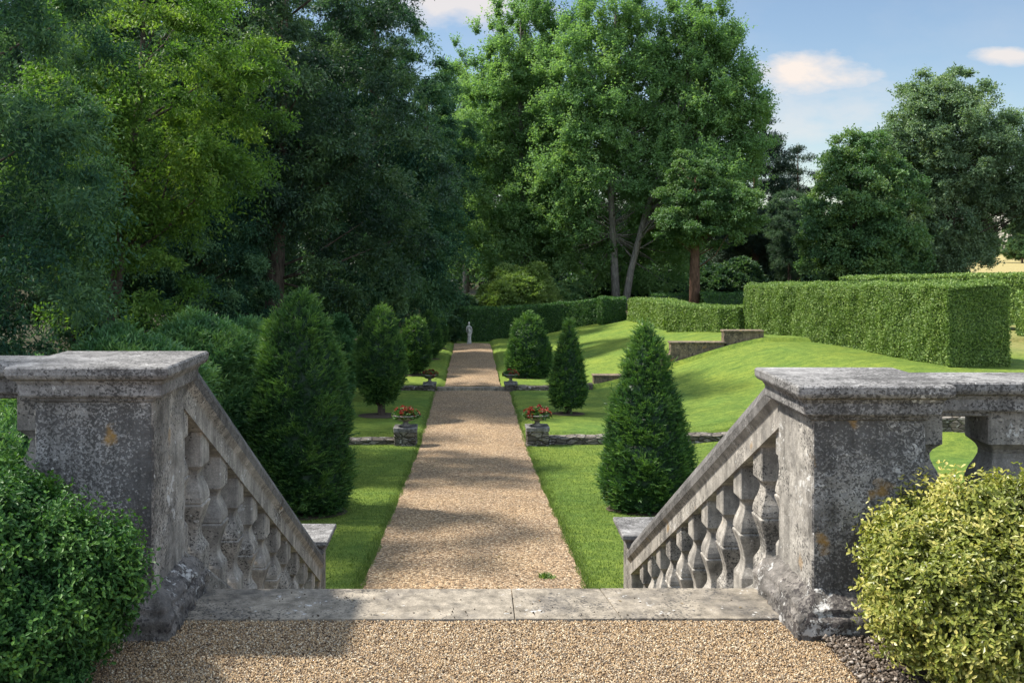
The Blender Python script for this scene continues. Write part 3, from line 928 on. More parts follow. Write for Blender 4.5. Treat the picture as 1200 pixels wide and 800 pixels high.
# ------------------------------------------------------------------ hedges
def hedge(label, pts, thick, dens, L, W, seed=0.0, bump=0.09, mat='leaf_hedge', side=1, shoots=0):
    """pts: list of (x, d, zbottom, ztop) along the visible foot; thick extends to one side"""
    pts = np.array(pts, float)
    p0 = pts.mean(0)
    root = empty('clipped_hedge', (p0[0], p0[1], pts[:, 2].min()), label, 'hedge')
    o = np.array([p0[0], p0[1], pts[:, 2].min()])
    seg = np.linalg.norm(np.diff(pts[:, :2], axis=0), axis=1); s = np.concatenate([[0], np.cumsum(seg)])
    nst = max(8, int(s[-1] / 0.28))
    q = np.stack([np.interp(np.linspace(0, s[-1], nst), s, pts[:, k]) for k in range(4)], 1)
    tan = unit(np.gradient(q[:, :2], axis=0)); nor = np.stack([tan[:, 1], -tan[:, 0]], 1) * side
    nh, nt_ = 8, 6
    ring = []                                    # cross-section: (across 0..1, height 0..1)
    e = 0.05
    for k in range(nh): ring.append((-0.02 * math.sin(math.pi * k / nh) + e * max(0, k / (nh - 1) - 0.85), k / (nh - 1)))
    for k in range(1, nt_): ring.append((k / nt_, 1.0 + 0.02 * math.sin(math.pi * k / nt_)))
    for k in range(nh): ring.append((1.0, 1 - k / (nh - 1)))
    n = len(ring)
    V = []
    for i in range(nst):
        for a, hh in ring:
            z = q[i, 2] - 0.1 + (q[i, 3] - q[i, 2] + 0.1) * hh
            V.append((q[i, 0] + nor[i, 0] * a * thick, q[i, 1] + nor[i, 1] * a * thick, z))
    V = np.array(V) - o
    T = []
    for i in range(nst - 1):
        for k in range(n - 1):
            a, b, c, d = i * n + k, i * n + k + 1, (i + 1) * n + k + 1, (i + 1) * n + k
            T += [(a, b, c), (a, c, d)]
    for i in (0, nst - 1):                       # ends, filled as a fan of strips
        for k in range(n // 2):
            a, b, c, d = i * n + k, i * n + k + 1, i * n + n - 2 - k, i * n + n - 1 - k
            if b >= c: 
                continue
            T += [(a, b, c), (a, c, d)]
    T = np.array(T)
    # subdivide the ends by sampling only; orient outward
    cen = V.mean(0)
    axis_c = np.array([np.array([q[i, 0] + nor[i, 0] * thick / 2, q[i, 1] + nor[i, 1] * thick / 2, (q[i, 2] + q[i, 3]) / 2]) - o for i in range(nst)])
    tc = V[T].mean(1)
    fn = np.cross(V[T[:, 1]] - V[T[:, 0]], V[T[:, 2]] - V[T[:, 0]])
    near = axis_c[np.argmin(((tc[:, None, :2] - axis_c[None, :, :2]) ** 2).sum(-1), axis=1)]
    endm = np.zeros(len(T), bool); endm[-2 * (n // 2) * 2:] = True
    ref = np.where(endm[:, None], tc - cen, tc - near)
    flip = (fn * ref).sum(1) < 0
    T[flip] = T[flip][:, ::-1]
    V = displace(V, vnormals(V, T), bump, 1.0, stretch=(1.6, 1.6, 0.45), seed=seed)
    V = displace(V, vnormals(V, T), bump * 0.35, 4.5, seed=seed + 3)
    clad(root, V, T, dens, L, W, M[mat], jit=0.8, up=0.3, depth=0.07, tuft=0.25, stand=0.15, streak=True, core_in=0.05)
    return root


def hp(px, yb, yt, d):
    b = P(px, yb, d); t_ = P(px, yt, d)
    return (b.x, d, b.z, t_.z)


hedge('big square-cut hedge with a sunlit long face on top of the bank', [hp(872, 397, 335, 40), hp(930, 405, 335.5, 36), hp(1010, 417, 335, 31.5), hp(1113, 433, 335.5, 27)], 1.72, 2700, 0.060, 0.034, seed=1.2, bump=0.2, side=-1)
hedge('sunlit hedge above the stepped wall, left of the big hedge', [hp(781, 399, 357, 45), hp(812, 399, 360, 43), hp(842, 397, 361, 41), hp(866, 395, 360, 40.4)], 1.3, 1300, 0.08, 0.045, seed=4.1, side=-1)
hedge('half-shaded hedge running back from the sunlit one', [hp(737, 384, 350.5, 54.5), hp(760, 388, 352, 50), hp(779, 396, 356, 46)], 1.3, 900, 0.09, 0.05, seed=6.3, side=-1)
hedge('hedge buttress standing at the bend of the dark hedge', [hp(706, 389, 350, 55.2), hp(734, 384, 350, 55.3)], 1.2, 900, 0.09, 0.05, seed=2.3, mat='leaf_yew', side=-1)
hedge('long dark hedge curving behind the lawn and the statue', [hp(546, 410, 362, 57), hp(590, 409, 362, 57.6), hp(630, 406, 360, 58.4), hp(668, 398, 355, 58), hp(704, 388, 350, 56.4)], 1.3, 900, 0.10, 0.05, seed=8.3, mat='leaf_yew', side=-1)
hedge('low dark hedge beyond the sunlit hedge, left of the brown trunk', [hp(765, 380, 346, 62), hp(808, 380, 346, 62)], 1.4, 500, 0.11, 0.06, seed=9.3, mat='leaf_yew', side=-1)
hedge('low dark hedge right of the brown trunk', [hp(824, 382, 345, 60), hp(880, 384, 345, 60)], 1.4, 500, 0.11, 0.06, seed=10.3, mat='leaf_yew', side=-1)
hedge('flat-topped hedge rising behind the big hedge on the right', [hp(984, 360, 326, 47), hp(1100, 372, 323.5, 44), hp(1210, 380, 322, 41), hp(1300, 384, 322, 40)], 1.7, 700, 0.10, 0.055, seed=11.3, side=-1)
hedge('hedge end just showing at the right edge beside the big hedge', [hp(1191, 391, 342, 36), hp(1245, 402, 341, 32.5)], 1.6, 800, 0.09, 0.05, seed=13.3, side=-1)


# ------------------------------------------------------------------ low walls, urns
def wall(name, label, pts, thick, seed=0.0, cap=None):
    """pts (x, d, zb, zt): run of dry stone walling"""
    pts = np.array(pts, float); p0 = pts[0]
    root = empty(name, (pts[:, 0].mean(), pts[:, 1].mean(), pts[:, 2].min()), label, 'wall')
    o = Vector(root.location)
    m = MB()
    seg = np.concatenate([[0], np.cumsum(np.linalg.norm(np.diff(pts[:, :2], axis=0), axis=1))])
    n = max(4, int(seg[-1] / 0.18))
    rings = []
    for s in np.linspace(0, seg[-1], n):
        x, d, zb, zt = [float(np.interp(s, seg, pts[:, k])) for k in range(4)]
        j = lambda a, q: a * mnoise.noise(Vector((x * 3.1 + seed, q, d * 3.1)))
        y0 = d - thick / 2 + j(0.05, 0.3); y1 = d + thick / 2
        zt2 = zt + j(0.045, 2.2)
        rings.append([(x - o.x, y0 + j(.03, 5) - o.y, zb - 0.15 - o.z), (x - o.x, y0 + j(.05, 7) - o.y, (zb + zt) / 2 - o.z), (x - o.x, y0 - o.y, zt2 - 0.015 - o.z),
                      (x - o.x, y0 + 0.03 - o.y, zt2 - o.z), (x - o.x, y1 - 0.03 - o.y, zt2 + j(.03, 9) - o.z), (x - o.x, y1 - o.y, zt2 - 0.03 - o.z), (x - o.x, y1 - o.y, zb - 0.15 - o.z)])
    m.loft(rings)
    m.build('stonework', M['drystone'], root)
    return root, m


def wp(px, d, yb, yt): 
    b = P(px, yb, d); t_ = P(px, yt, d); return (b.x, d, b.z, t_.z)


wall('dry_stone_wall', 'low dry stone wall right of the tall yew, ending at the left pedestal', [wp(330, 24.2, 523, 512), wp(400, 24.2, 525, 513), wp(463, 24.2, 525.5, 513)], 0.4, 1.0)
wall('dry_stone_wall', 'long low dry stone wall passing behind the large yew cone', [wp(643, 24.2, 521, 510.5), wp(715, 24.2, 520, 510), wp(850, 24.0, 517.5, 508), wp(950, 23.6, 515, 502), wp(1085, 23.0, 511, 489), wp(1170, 22.6, 510, 484)], 0.4, 2.0)
wall('dry_stone_wall', 'short far wall of rough stone beside the egg-shaped yew', [wp(440, 34.5, 461, 452), wp(497, 34.5, 460, 452)], 0.4, 3.0)
wall('dry_stone_wall', 'far low wall of rough stone in front of the dome-shaped yew', [wp(606, 34.5, 460, 452), wp(650, 34.5, 459.5, 451.5), wp(694, 34.6, 456, 449)], 0.4, 4.0)
# stepped wall climbing the bank
root = empty('stepped_wall', tuple(P(830, 420, 35.0)), 'brown stone wall climbing the bank in steps to the hedge', 'wall')
for (xa, xb, ya, yb_) in ((695, 729, 438.5, 462), (729, 787, 440 - 8, 455), (785, 849, 400, 436), (847, 893, 386.5, 425)):
    a, b = P(xa, ya, 35.0), P(xb, yb_, 35.0)
    m = MB()
    if xa == 729:
        a = P(xa, 441, 35.0); a2 = P(xb, 413, 35.0)
        rings = []
        for k in range(12):
            u = k / 11
            x = a.x + (a2.x - a.x) * u; zt = a.z + (a2.z - a.z) * u
            rings.append([(x, 34.82, zt - 0.9), (x, 34.82, zt), (x, 35.18, zt), (x, 35.18, zt - 0.9)])
        m.loft([[tuple(Vector(p) - root.location) for p in r] for r in rings])
        m.build('sloping_run', M['brownstone'], root)
        continue
    m.box(a.x, b.x, 34.8, 35.2, b.z - 0.3, a.z - 0.055)
    m.v = [tuple(Vector(p) - root.location) for p in m.v]
    m.build('stonework', M['brownstone'], root)
    m = MB().box(a.x - 0.03, b.x + 0.005, 34.76, 35.24, a.z - 0.055, a.z)
    m.v = [tuple(Vector(p) - root.location) for p in m.v]
    m.build('coping', M['brownstone'], root, bevel=0.008)

# stone kerb step across the path
a = P(511, 456.5, 34.5); b = P(591, 459.5, 34.5)
so = MB().box(-1.14, 1.14, -0.12, 0.14, -0.2, 0.125).build('stone_step', M['slab'], bevel=0.012)
so.location = (PC - 0.06, 34.45, float(zp(34.45)))
tag(so, 'single pale stone step crossing the gravel path between the far urns', 'step')


def urn_set(px, d, wpx, ytop, ybot, side_txt, s):
    base = P(px, ybot, d)
    zt = P(px, ytop, d).z
    w = wpx / F * d
    h = zt - base.z
    t = empty('stone_pedestal', base, 'low rough stone block under the %s flower urn' % side_txt, 'pedestal', 'pedestals beside the path')
    hw = w / 2
    MB().rect(-hw, hw, -hw, hw, [(0, -0.15), (0.0, h * 0.8)], 0.02).build('block', M['drystone'], t, sub=3, disp=0.03, dscale=6)
    MB().rect(-hw, hw, -hw, hw, [(0.0, h * 0.8), (0.02, h * 0.82), (0.025, h * 0.97), (0.015, h)], 0.02).build('coping', M['stone_cap'], t, sub=2, disp=0.012, dscale=9)
    u = empty('stone_urn', base + Vector((0, 0, h)), 'shallow stone urn of red geraniums, the %s one' % side_txt, 'urn', 'flower urns beside the path')
    MB().lathe([(0.11 * s, 0), (0.13 * s, 0.01), (0.13 * s, 0.03), (0.075 * s, 0.05), (0.055 * s, 0.085), (0.07 * s, 0.115), (0.08 * s, 0.125)], 18).build('foot', M['stone_clean'], u, smooth=True)
    MB().lathe([(0.06 * s, 0.122), (0.16 * s, 0.14), (0.25 * s, 0.19), (0.285 * s, 0.24), (0.31 * s, 0.252), (0.315 * s, 0.275), (0.29 * s, 0.28), (0.26 * s, 0.24), (0.1 * s, 0.2)], 24).build('bowl', M['stone_side'], u, smooth=True)
    g = empty('geranium', base + Vector((0, 0, h + 0.22)), 'red geraniums growing in the %s urn' % side_txt, 'flowers', 'red geraniums in the urns')
    n = 900
    dd = rdir(n); dd[:, 2] = np.abs(dd[:, 2])
    rr_ = rng.uniform(0.5, 1, n)[:, None] ** 0.5
    pos = dd * rr_ * np.array([0.30, 0.28, 0.17]) * s + np.array([0, 0, 0.0])
    V, Fq, k = leaves(pos, unit(dd + rdir(n) * 0.8), unit(dd + rdir(n) * 0.5 + [0, 0, 0.5]), 0.075 * s * rng.uniform(.7, 1.2, n), 0.075 * s, oval=True)
    np_mesh('leaves', V, Fq, M['leaf_ger'], g, attr=np.repeat(rng.uniform(size=n), k))
    hd = rdir(46); hd[:, 2] = np.abs(hd[:, 2]) * 0.9 + 0.15; hd = unit(hd)
    hc = hd * np.array([0.27, 0.26, 0.19]) * s * rng.uniform(0.8, 1.2, (46, 1))
    ii = np.repeat(np.arange(46), 26)
    q = rdir(len(ii))
    V, Fq, k = leaves(hc[ii] + q * 0.03 * s, unit(q + rdir(len(ii)) * 0.4), rdir(len(ii)), 0.04 * s, 0.038 * s, oval=True)
    np_mesh('blooms', V, Fq, M['petal'], g, attr=np.repeat(np.clip(rng.uniform(0.1, 0.9, 46)[ii] + rng.normal(0, .1, len(ii)), 0, 1), k))
    m = MB()
    for k in range(0, 46, 2):
        m.tube([(hc[k][0] * .3, hc[k][1] * .3, 0), tuple(hc[k] * 0.6 + np.array([0, 0, 0.03])), tuple(hc[k])], [0.004, 0.004, 0.003], 4)
    m.build('stems', M['leaf_ger'], g)


urn_set(475.5, 24.05, 25, 499, 526, 'near left', 1.0)
urn_set(629.5, 24.05, 25, 498.5, 523, 'near right', 1.0)
urn_set(503.5, 34.4, 14, 448, 461, 'far left', 0.85)
urn_set(598.5, 34.4, 14, 447.5, 461, 'far right', 0.85)

# ------------------------------------------------------------------ statue
sp = P(549.8, 410.5, 54.0)
st = empty('garden_statue', sp, 'weathered standing stone figure at the far end of the path', 'statue')
MB().rect(-0.13, 0.13, -0.13, 0.13, [(0.04, -0.05), (0.04, 0.06), (0.02, 0.08), (0, 0.10), (0, 0.34), (0.03, 0.36), (0.03, 0.40)]).build('plinth', M['statue'], st)
rings = []
for (z, rx, ry, ox, oy) in [(0.40, .13, .12, 0, 0), (0.46, .145, .13, 0, 0), (0.6, .125, .11, .01, 0), (0.75, .12, .11, .02, -.01), (0.9, .135, .115, .025, 0), (0.98, .13, .11, .02, 0), (1.06, .105, .09, .01, 0),
                           (1.16, .125, .095, -.005, 0), (1.24, .15, .09, -.015, 0), (1.28, .13, .08, -.015, 0), (1.305, .06, .055, -.015, 0), (1.335, .042, .042, -.015, -.005), (1.355, .055, .06, -.015, -.01),
                           (1.40, .068, .078, -.012, -.015), (1.45, .066, .075, -.01, -.01), (1.49, .045, .052, -.01, 0), (1.505, .015, .02, -.01, 0)]:
    rings.append([(ox + rx * math.cos(a) * (1 + 0.06 * math.sin(7 * a + z * 5) * (z < 1.1)), oy + ry * math.sin(a) * (1 + 0.06 * math.sin(7 * a + z * 5) * (z < 1.1)), z) for a in np.linspace(0, 2 * math.pi, 20, endpoint=False)])
m = MB().loft(rings)
m.tube([(-.13, 0, 1.24), (-.175, -.01, 1.12), (-.17, -.06, 0.98), (-.06, -.13, 1.02), (-.02, -.13, 1.05)], [.05, .042, .036, .03, .025], 8)
m.tube([(.12, 0, 1.24), (.165, .01, 1.1), (.165, -.02, 0.95), (.15, -.03, .86)], [.05, .042, .034, .028], 8)
m.tube([(-.015, -.08, 1.425), (-.015, -.1, 1.405)], [.012, .014], 6)
m.build('figure', M['statue'], st, smooth=True)
st.scale = (0.80, 0.85, 1.0)


# ------------------------------------------------------------------ near box bushes
def box_bush(x, d, zc, rx, ry, rz, label, mat, n, seed, light=0.0):
    root = empty('box_bush', (x, d, 0.0), label, 'bush')
    bm = bmesh.new()
    bmesh.ops.create_icosphere(bm, subdivisions=4, radius=1.0)
    V = np.array([v.co[:] for v in bm.verts]); T = np.array([[v.index for v in f.verts] for f in bm.faces]); bm.free()
    V = V * np.array([rx, ry, rz]) * 0.9 + np.array([0, 0, zc])
    V = displace(V, vnormals(V, T), 0.10, 2.6, seed=seed)
    V = displace(V, vnormals(V, T), 0.045, 8.0, seed=seed + 4)
    V[:, 2] = np.maximum(V[:, 2], 0.02)
    up = V[T].mean(1)[:, 2] > 0.03
    # twigs standing off the surface, leaves in pairs along them
    Pn, Nn, area = sample_surface(V, T[up], n)
    lump = np.array([mnoise.noise(Vector(q) * 9 + Vector((seed, 0, 0))) for q in Pn])
    D = unit(Nn * 0.8 + rdir(n) * 0.45 + np.array([0, 0, 0.45]))
    ln = rng.uniform(0.045, 0.115, n) * (1 + 1.3 * np.clip(lump, -0.6, 1))
    allV, allF, allA = [], [], []; q0 = 0
    tone = np.clip(0.42 + 0.55 * lump + rng.normal(0, 0.1, n) + light, 0, 1)
    for s in range(5):
        b = Pn - Nn * 0.045 + D * (ln * (0.25 + 0.75 * s / 4))[:, None] + rng.normal(0, 0.006, (n, 3))
        side = unit(np.cross(D, rdir(n)))
        for sg in (-1, 1):
            dd = unit(D * rng.uniform(0.3, 0.9, (n, 1)) + side * sg + rdir(n) * 0.3)
            nn_ = unit(D + rdir(n) * 0.55 + np.array([0, 0, 0.2]))
            Vl, Fl, k = leaves(b, dd, nn_, rng.uniform(0.014, 0.028, n), rng.uniform(0.008, 0.0145, n), oval=True, curl=0.18)
            allV.append(Vl); allF.append(Fl + q0); q0 += len(Vl)
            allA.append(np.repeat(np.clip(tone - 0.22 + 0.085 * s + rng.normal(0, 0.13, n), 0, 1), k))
    nl = q0
    Vc = V - vnormals(V, T) * 0.06
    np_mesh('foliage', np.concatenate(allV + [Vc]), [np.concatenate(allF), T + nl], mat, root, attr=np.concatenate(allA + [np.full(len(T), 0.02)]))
    m = MB()
    for k in range(14):
        a = rng.uniform(0, 6.28); r_ = rng.uniform(0.3, 0.75)
        e = Vector((rx * r_ * math.cos(a), ry * r_ * math.sin(a), zc + rz * rng.uniform(-0.1, 0.4)))
        m.tube([(0.03 * math.cos(a), 0.03 * math.sin(a), -0.03), tuple(e * 0.5 + Vector((0, 0, -0.05))), tuple(e)], [0.014, 0.01, 0.005], 5)
    m.build('stem', M['bark'], root)
    return root


box_bush(-1.98, 4.05, 0.33, 0.66, 0.58, 0.46, 'dark green rounded box bush in front of the left pier', M['leaf_box'], 11000, 1.0)
box_bush(2.23, 4.02, 0.31, 0.70, 0.62, 0.44, 'yellow green box bush with bleached leaves in front of the right pier', M['leaf_boxy'], 14000, 5.0, 0.0)


# ------------------------------------------------------------------ feathery shrubs on the left
def shrub(px, d, ytop, rx, label, seed, mat='leaf_bushy', n=9000, L=0.11, W=0.026, name='feathery_shrub', group='shrubs on the left of the lawn', zb=None, asp=1.0):
    x = (px - VX) / F * d
    z0 = gz(x, d) if zb is None else zb
    h = P(px, ytop, d).z - z0
    root = empty(name, (x, d, z0), label, 'shrub', group)
    bm = bmesh.new(); bmesh.ops.create_icosphere(bm, subdivisions=4, radius=1.0)
    V = np.array([v.co[:] for v in bm.verts]); T = np.array([[v.index for v in f.verts] for f in bm.faces]); bm.free()
    V = V * np.array([rx * 0.85, rx * asp * 0.85, h * 0.52]) + np.array([0, 0, h * 0.46])
    V = displace(V, vnormals(V, T), 0.28 * rx, 1.3 / rx, seed=seed)
    V = displace(V, vnormals(V, T), 0.12 * rx, 4 / rx, seed=seed + 2)
    Pn, Nn, area = sample_surface(V, T, n)
    D = unit(Nn * 0.5 + rdir(n) * 0.5 + np.array([0, 0, 0.75]))
    ln = rng.uniform(0.15, 0.42, n) * min(1, rx)
    tone = np.clip(0.45 + 0.6 * np.array([mnoise.noise(Vector(q) * 2.2 + Vector((seed, 0, 0))) for q in Pn]), 0, 1)
    allV, allF, allA = [], [], []; q0 = 0
    for s in range(5):
        arch = np.array([0, 0, -0.25]) * (s / 5) ** 2
        b = Pn - Nn * 0.08 + D * (ln * s / 5)[:, None] + arch * ln[:, None]
        side = unit(np.cross(D, rdir(n)))
        for sg in (-1, 1):
            dd = unit(D * 0.8 + side * sg * 0.6 + arch)
            Vl, Fl, k = leaves(b, dd, rdir(n) + np.array([0, 0, 0.8]), L * rng.uniform(0.6, 1.2, n), W)
            allV.append(Vl); allF.append(Fl + q0); q0 += len(Vl)
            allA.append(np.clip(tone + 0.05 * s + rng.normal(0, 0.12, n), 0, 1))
    Vc = V - vnormals(V, T) * 0.12
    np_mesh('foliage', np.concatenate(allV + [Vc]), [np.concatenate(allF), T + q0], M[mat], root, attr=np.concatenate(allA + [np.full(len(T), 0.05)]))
    MB().tube([(0, 0, -0.1), (0.03, 0, h * 0.3), (0, 0, h * 0.6)], [0.06, 0.05, 0.02], 7).build('stem', M['bark'], root)
    return root


shrub(20, 11.0, 446, 1.2, 'dark feathery shrub behind the level left balustrade', 1.0, n=6000, L=0.08, W=0.02)
shrub(150, 14.5, 392, 1.35, 'feathery green shrub rising above the cap of the left pier', 2.0, n=9000)
shrub(232, 16.5, 384, 1.25, 'feathery green shrub above the sloping left handrail', 3.0, n=9000)
shrub(288, 19.0, 378, 1.1, 'bluish feathery shrub tight behind the tallest clipped yew', 4.0, n=7000)
shrub(397, 31.5, 372, 0.6, 'upright dark shrub between the tallest yew and the teardrop yew', 5.0, n=4500, L=0.13, W=0.035, asp=1.0)
shrub(606, 63.0, 318, 2.6, 'pale sunlit shrub behind the dark hedge, under the poplars', 6.0, mat='leaf_pale', n=5000, L=0.22, W=0.09, name='pale_shrub', group='shrubs behind the hedges', zb=-3.4)
shrub(650, 66.0, 330, 2.2, 'dull green shrub right of the pale one, behind the dark hedge', 7.0, mat='leaf_round', n=4000, L=0.25, W=0.12, name='woodland_shrub', group='shrubs behind the hedges', zb=-3.2)
shrub(770, 72.0, 318, 2.8, 'dark shrub between the grey poplar trunks and the brown trunk', 8.0, mat='leaf_dark', n=4000, L=0.28, W=0.13, name='woodland_shrub', group='shrubs behind the hedges', zb=-3.0)
shrub(850, 74.0, 312, 3.2, 'dark shrub right of the brown trunk under the pines', 9.0, mat='leaf_dark', n=4500, L=0.28, W=0.13, name='woodland_shrub', group='shrubs behind the hedges', zb=-3.0)
shrub(702, 76.0, 318, 3.0, 'dark shrub filling the gap between the poplar trunks', 14.0, mat='leaf_dark', n=4000, L=0.28, W=0.13, name='woodland_shrub', group='shrubs behind the hedges', zb=-3.2)
shrub(262, 47.0, 335, 2.6, 'dark shrub in the shade left of the straight brown trunk', 15.0, mat='leaf_dark', n=3500, L=0.22, W=0.10, name='woodland_shrub', group='shrubs in the left wood')
shrub(372, 50.0, 330, 2.6, 'dark shrub in the shade right of the straight brown trunk', 16.0, mat='leaf_dark', n=3500, L=0.22, W=0.10, name='woodland_shrub', group='shrubs in the left wood')
shrub(530, 62.0, 345, 1.8, 'dark shrub overhanging the left end of the long dark hedge', 10.0, mat='leaf_dark', n=3500, L=0.22, W=0.1, name='woodland_shrub', group='shrubs behind the hedges', zb=-3.6)
shrub(518, 56.0, 372, 1.0, 'dark evergreen bush just left of the statue', 11.0, mat='leaf_dark', n=3500, L=0.16, W=0.07, name='woodland_shrub', group='shrubs behind the hedges')

# ------------------------------------------------------------------ trees
def at(px, d, zb=None):
    x = (px - VX) / F * d
    return Vector((x, d, gz(x, d) if zb is None else zb))


def tr(pts): return pts


WOOD = 'trees of the wood on the left'
# near left, bluish ash-like tree hanging into the frame
b = at(-95, 15.0)
ASH = make_tree('ash_tree', 'bluish green tree hanging down the left edge of the picture', 'tree', b,
          [(0, 0, 6.5, 3.0, 3.0, 5.6), (1.0, -0.3, 3.4, 2.0, 2.2, 3.0)], 190, 0.62, 30, 24, 0.09, 0.030, M['leaf_ash'], M['bark'],
          [(0, 0, -0.2, .26), (0.1, 0, 2, .2), (-.1, .1, 5, .15), (.1, 0, 9, .07), (0, 0, 11.5, .02)], seed=11, droop=0.35, fill=0.3, limbfrac=0.15, tvar=(0.35, 1.35), cvw=0.6)
# yellow green tree
b = at(165, 21.5)
make_tree('yellow_green_tree', 'sunlit yellow green tree leaning out of the left wood', 'tree', b,
          [(0.3, 0, 7.3, 2.5, 2.4, 2.9), (-0.5, 0, 6.2, 2.2, 2.2, 2.2), (-0.2, -0.3, 3.0, 1.3, 1.3, 2.2)], 170, 0.60, 28, 22, 0.10, 0.042, M['leaf_lime'], M['bark'],
          [(-1.0, .5, -0.2, .2), (-.8, .4, 2.5, .16), (-.4, .2, 5, .12), (0, 0, 7.5, .07), (0.1, 0, 10, .02)], seed=12, droop=0.3, fill=0.3, limbfrac=0.2, tvar=(0.4, 1.5), cvw=0.55)
# big dark tree in the middle of the left wood
b = at(322, 33.0)
dk = make_tree('dark_woodland_tree', 'huge dark tree with a straight brown trunk in the left wood', 'tree', b,
          [(0.4, 0, 11.5, 4.4, 4.0, 6.2), (2.6, 0, 6.0, 3.2, 3.0, 3.6), (-0.8, 0, 7.5, 3.0, 3.0, 3.2), (-2.5, 0, 12, 3, 3, 4.5)], 320, 0.82, 26, 22, 0.14, 0.056, M['leaf_dark'], M['bark'],
          [(0, 0, -0.3, .38), (0, 0, 3, .3), (.15, 0, 7, .22), (.3, 0, 11, .13), (.4, 0, 15, .03)], seed=13, droop=0.3, fill=0.25, limbfrac=0.22, tvar=(0.35, 1.4), cvw=0.65)
b = at(440, 47.0)
dk2 = make_tree('dark_woodland_tree', 'dark tree drooping over the path end, right edge of the left wood', 'tree', b,
          [(0, 0, 11, 3.6, 3.4, 6.4), (1.0, -0.5, 5.2, 3.2, 2.8, 4.2), (2.2, -1, 3.6, 2.0, 2.0, 2.6)], 290, 0.85, 26, 21, 0.16, 0.06, M['leaf_ash'], M['bark'],
          [(0, 0, -0.3, .34), (0, 0, 3, .27), (.1, 0, 7, .2), (-.1, 0, 12, .12), (0, 0, 17, .03)], seed=14, droop=0.35, fill=0.25, limbfrac=0.22, tvar=(0.35, 1.4), cvw=0.65)
# more of the wood behind
spots = [(-60, 27, 0.9, 0.4, 0, 'tall dark tree behind the bluish tree at the left edge'), (95, 34, 1.0, 2.0, 1, 'dark tree filling the wood behind the yellow green tree'),
         (235, 44, 1.05, 3.4, 0, 'dark tree seen through the gap right of the yellow green tree'), (215, 30, 0.62, 1.1, 1, 'small dark tree below the yellow green tree branches'),
         (390, 58, 1.15, 5.1, 0, 'dark tree at the back of the wood, behind the trunk'), (90, 56, 1.2, 0.9, 1, 'tall tree at the back of the wood on the far left'),
         (500, 66, 0.95, 4.0, 1, 'tree behind the path end, between the wood and the poplars')]
for px, d, sc, rz, k, lab in spots:
    copy_tree((dk, dk2)[k], at(px, d) - Vector((0, 0, 0.1)), rz, sc, lab, WOOD)
dk['group'] = dk2['group'] = WOOD

# poplars
PG = 'poplars beyond the hedges'
b = at(718, 66, -3.4)
pop = make_tree('poplar_tree', 'tallest poplar with an upright grey trunk in the centre', 'tree', b,
          [(-3.6, 0, 11.5, 1.5, 1.6, 7.5), (-2.2, -1, 14, 1.5, 1.6, 9), (-0.8, 0.8, 16, 1.6, 1.7, 9.5), (0.7, -1.2, 15, 1.5, 1.6, 10), (2.2, 0.6, 15, 1.6, 1.7, 9), (3.6, -0.8, 13, 1.5, 1.6, 8), (5.0, 0.4, 11.5, 1.3, 1.5, 6), (0.4, 0, 12, 3.4, 3.0, 8), (-2.5, 0.5, 5.0, 2.2, 2.0, 3.4), (3.4, 1.0, 5.0, 2.2, 2.2, 3.2), (0.3, 2.5, 4.0, 3.0, 1.5, 3.0)], 560, 0.80, 34, 14, 0.15, 0.105, M['leaf_poplar'], M['bark_grey'],
          [(0.3, 0, -0.3, .32), (0.1, 0, 4, .25), (-.1, 0, 8, .2), (0, 0, 14, .14), (.3, 0, 24, .03)], seed=21, droop=0.1, fill=0.1, updir=1.1, group=PG, flat=1.25, tvar=(0.25, 1.9), cvw=0.3)
b = at(728, 65, -3.4)
pop2 = make_tree('poplar_tree', 'poplar with a pale leaning trunk, right of the upright grey trunk', 'tree', b,
          [(4.0, 0.5, 14.5, 1.5, 1.6, 7.5), (5.4, -0.8, 15, 1.5, 1.6, 7.5), (6.8, 0.4, 13.5, 1.5, 1.6, 6.0), (8.0, -0.3, 12.5, 1.2, 1.4, 4.2), (4.6, -1.0, 9.0, 2.6, 2.4, 2.6)], 330, 0.80, 34, 14, 0.15, 0.105, M['leaf_poplar'], M['bark_grey'],
          [(0.0, 0, -0.3, .28), (0.6, 0, 3.5, .21), (1.5, 0, 7, .18), (3.2, 0, 12, .12), (5.2, 0, 20, .03)], seed=22, droop=0.1, fill=0.1, updir=1.1, group=PG, flat=1.25, tvar=(0.25, 1.9), cvw=0.3)
b = at(610, 70, -3.4)
pop3 = make_tree('poplar_tree', 'broad bright green poplar left of the grey trunks', 'tree', b,
          [(-3.4, -.4, 11, 1.3, 1.5, 6.0), (-2.1, 0.5, 14, 1.4, 1.6, 7.5), (-0.7, -0.8, 16, 1.5, 1.6, 8.5), (0.8, 0.6, 17, 1.5, 1.6, 8.5), (2.3, -0.5, 15, 1.5, 1.6, 8.5), (3.6, 0.5, 13, 1.4, 1.5, 7.5), (0.2, 0, 11, 3.0, 2.6, 7.0), (-.8, -1.5, 6.0, 3.4, 2.4, 3.6), (2.0, -.5, 5.5, 2.6, 2.4, 3.0)], 520, 0.78, 34, 14, 0.15, 0.105, M['leaf_poplar'], M['bark_grey'],
          [(0.2, 0, -0.3, .36), (0.3, 0, 4, .3), (.2, 0, 8, .24), (0, 0, 14, .14), (0, 0, 21, .03)], seed=23, droop=0.1, fill=0.1, updir=1.1, group=PG, flat=1.25, tvar=(0.25, 1.9), cvw=0.3)
copy_tree(pop3, at(548, 82, -3.4), 2.2, 0.86, 'slim poplar top showing at the left of the broad poplar', PG)
copy_tree(pop3, at(800, 84, -3.2), 4.0, 0.82, 'poplar crown behind the leaning trunk on the right', PG)
copy_tree(pop2, at(690, 80, -3.2), 2.8, 0.95, 'poplar standing behind the broad and the tallest ones', PG)

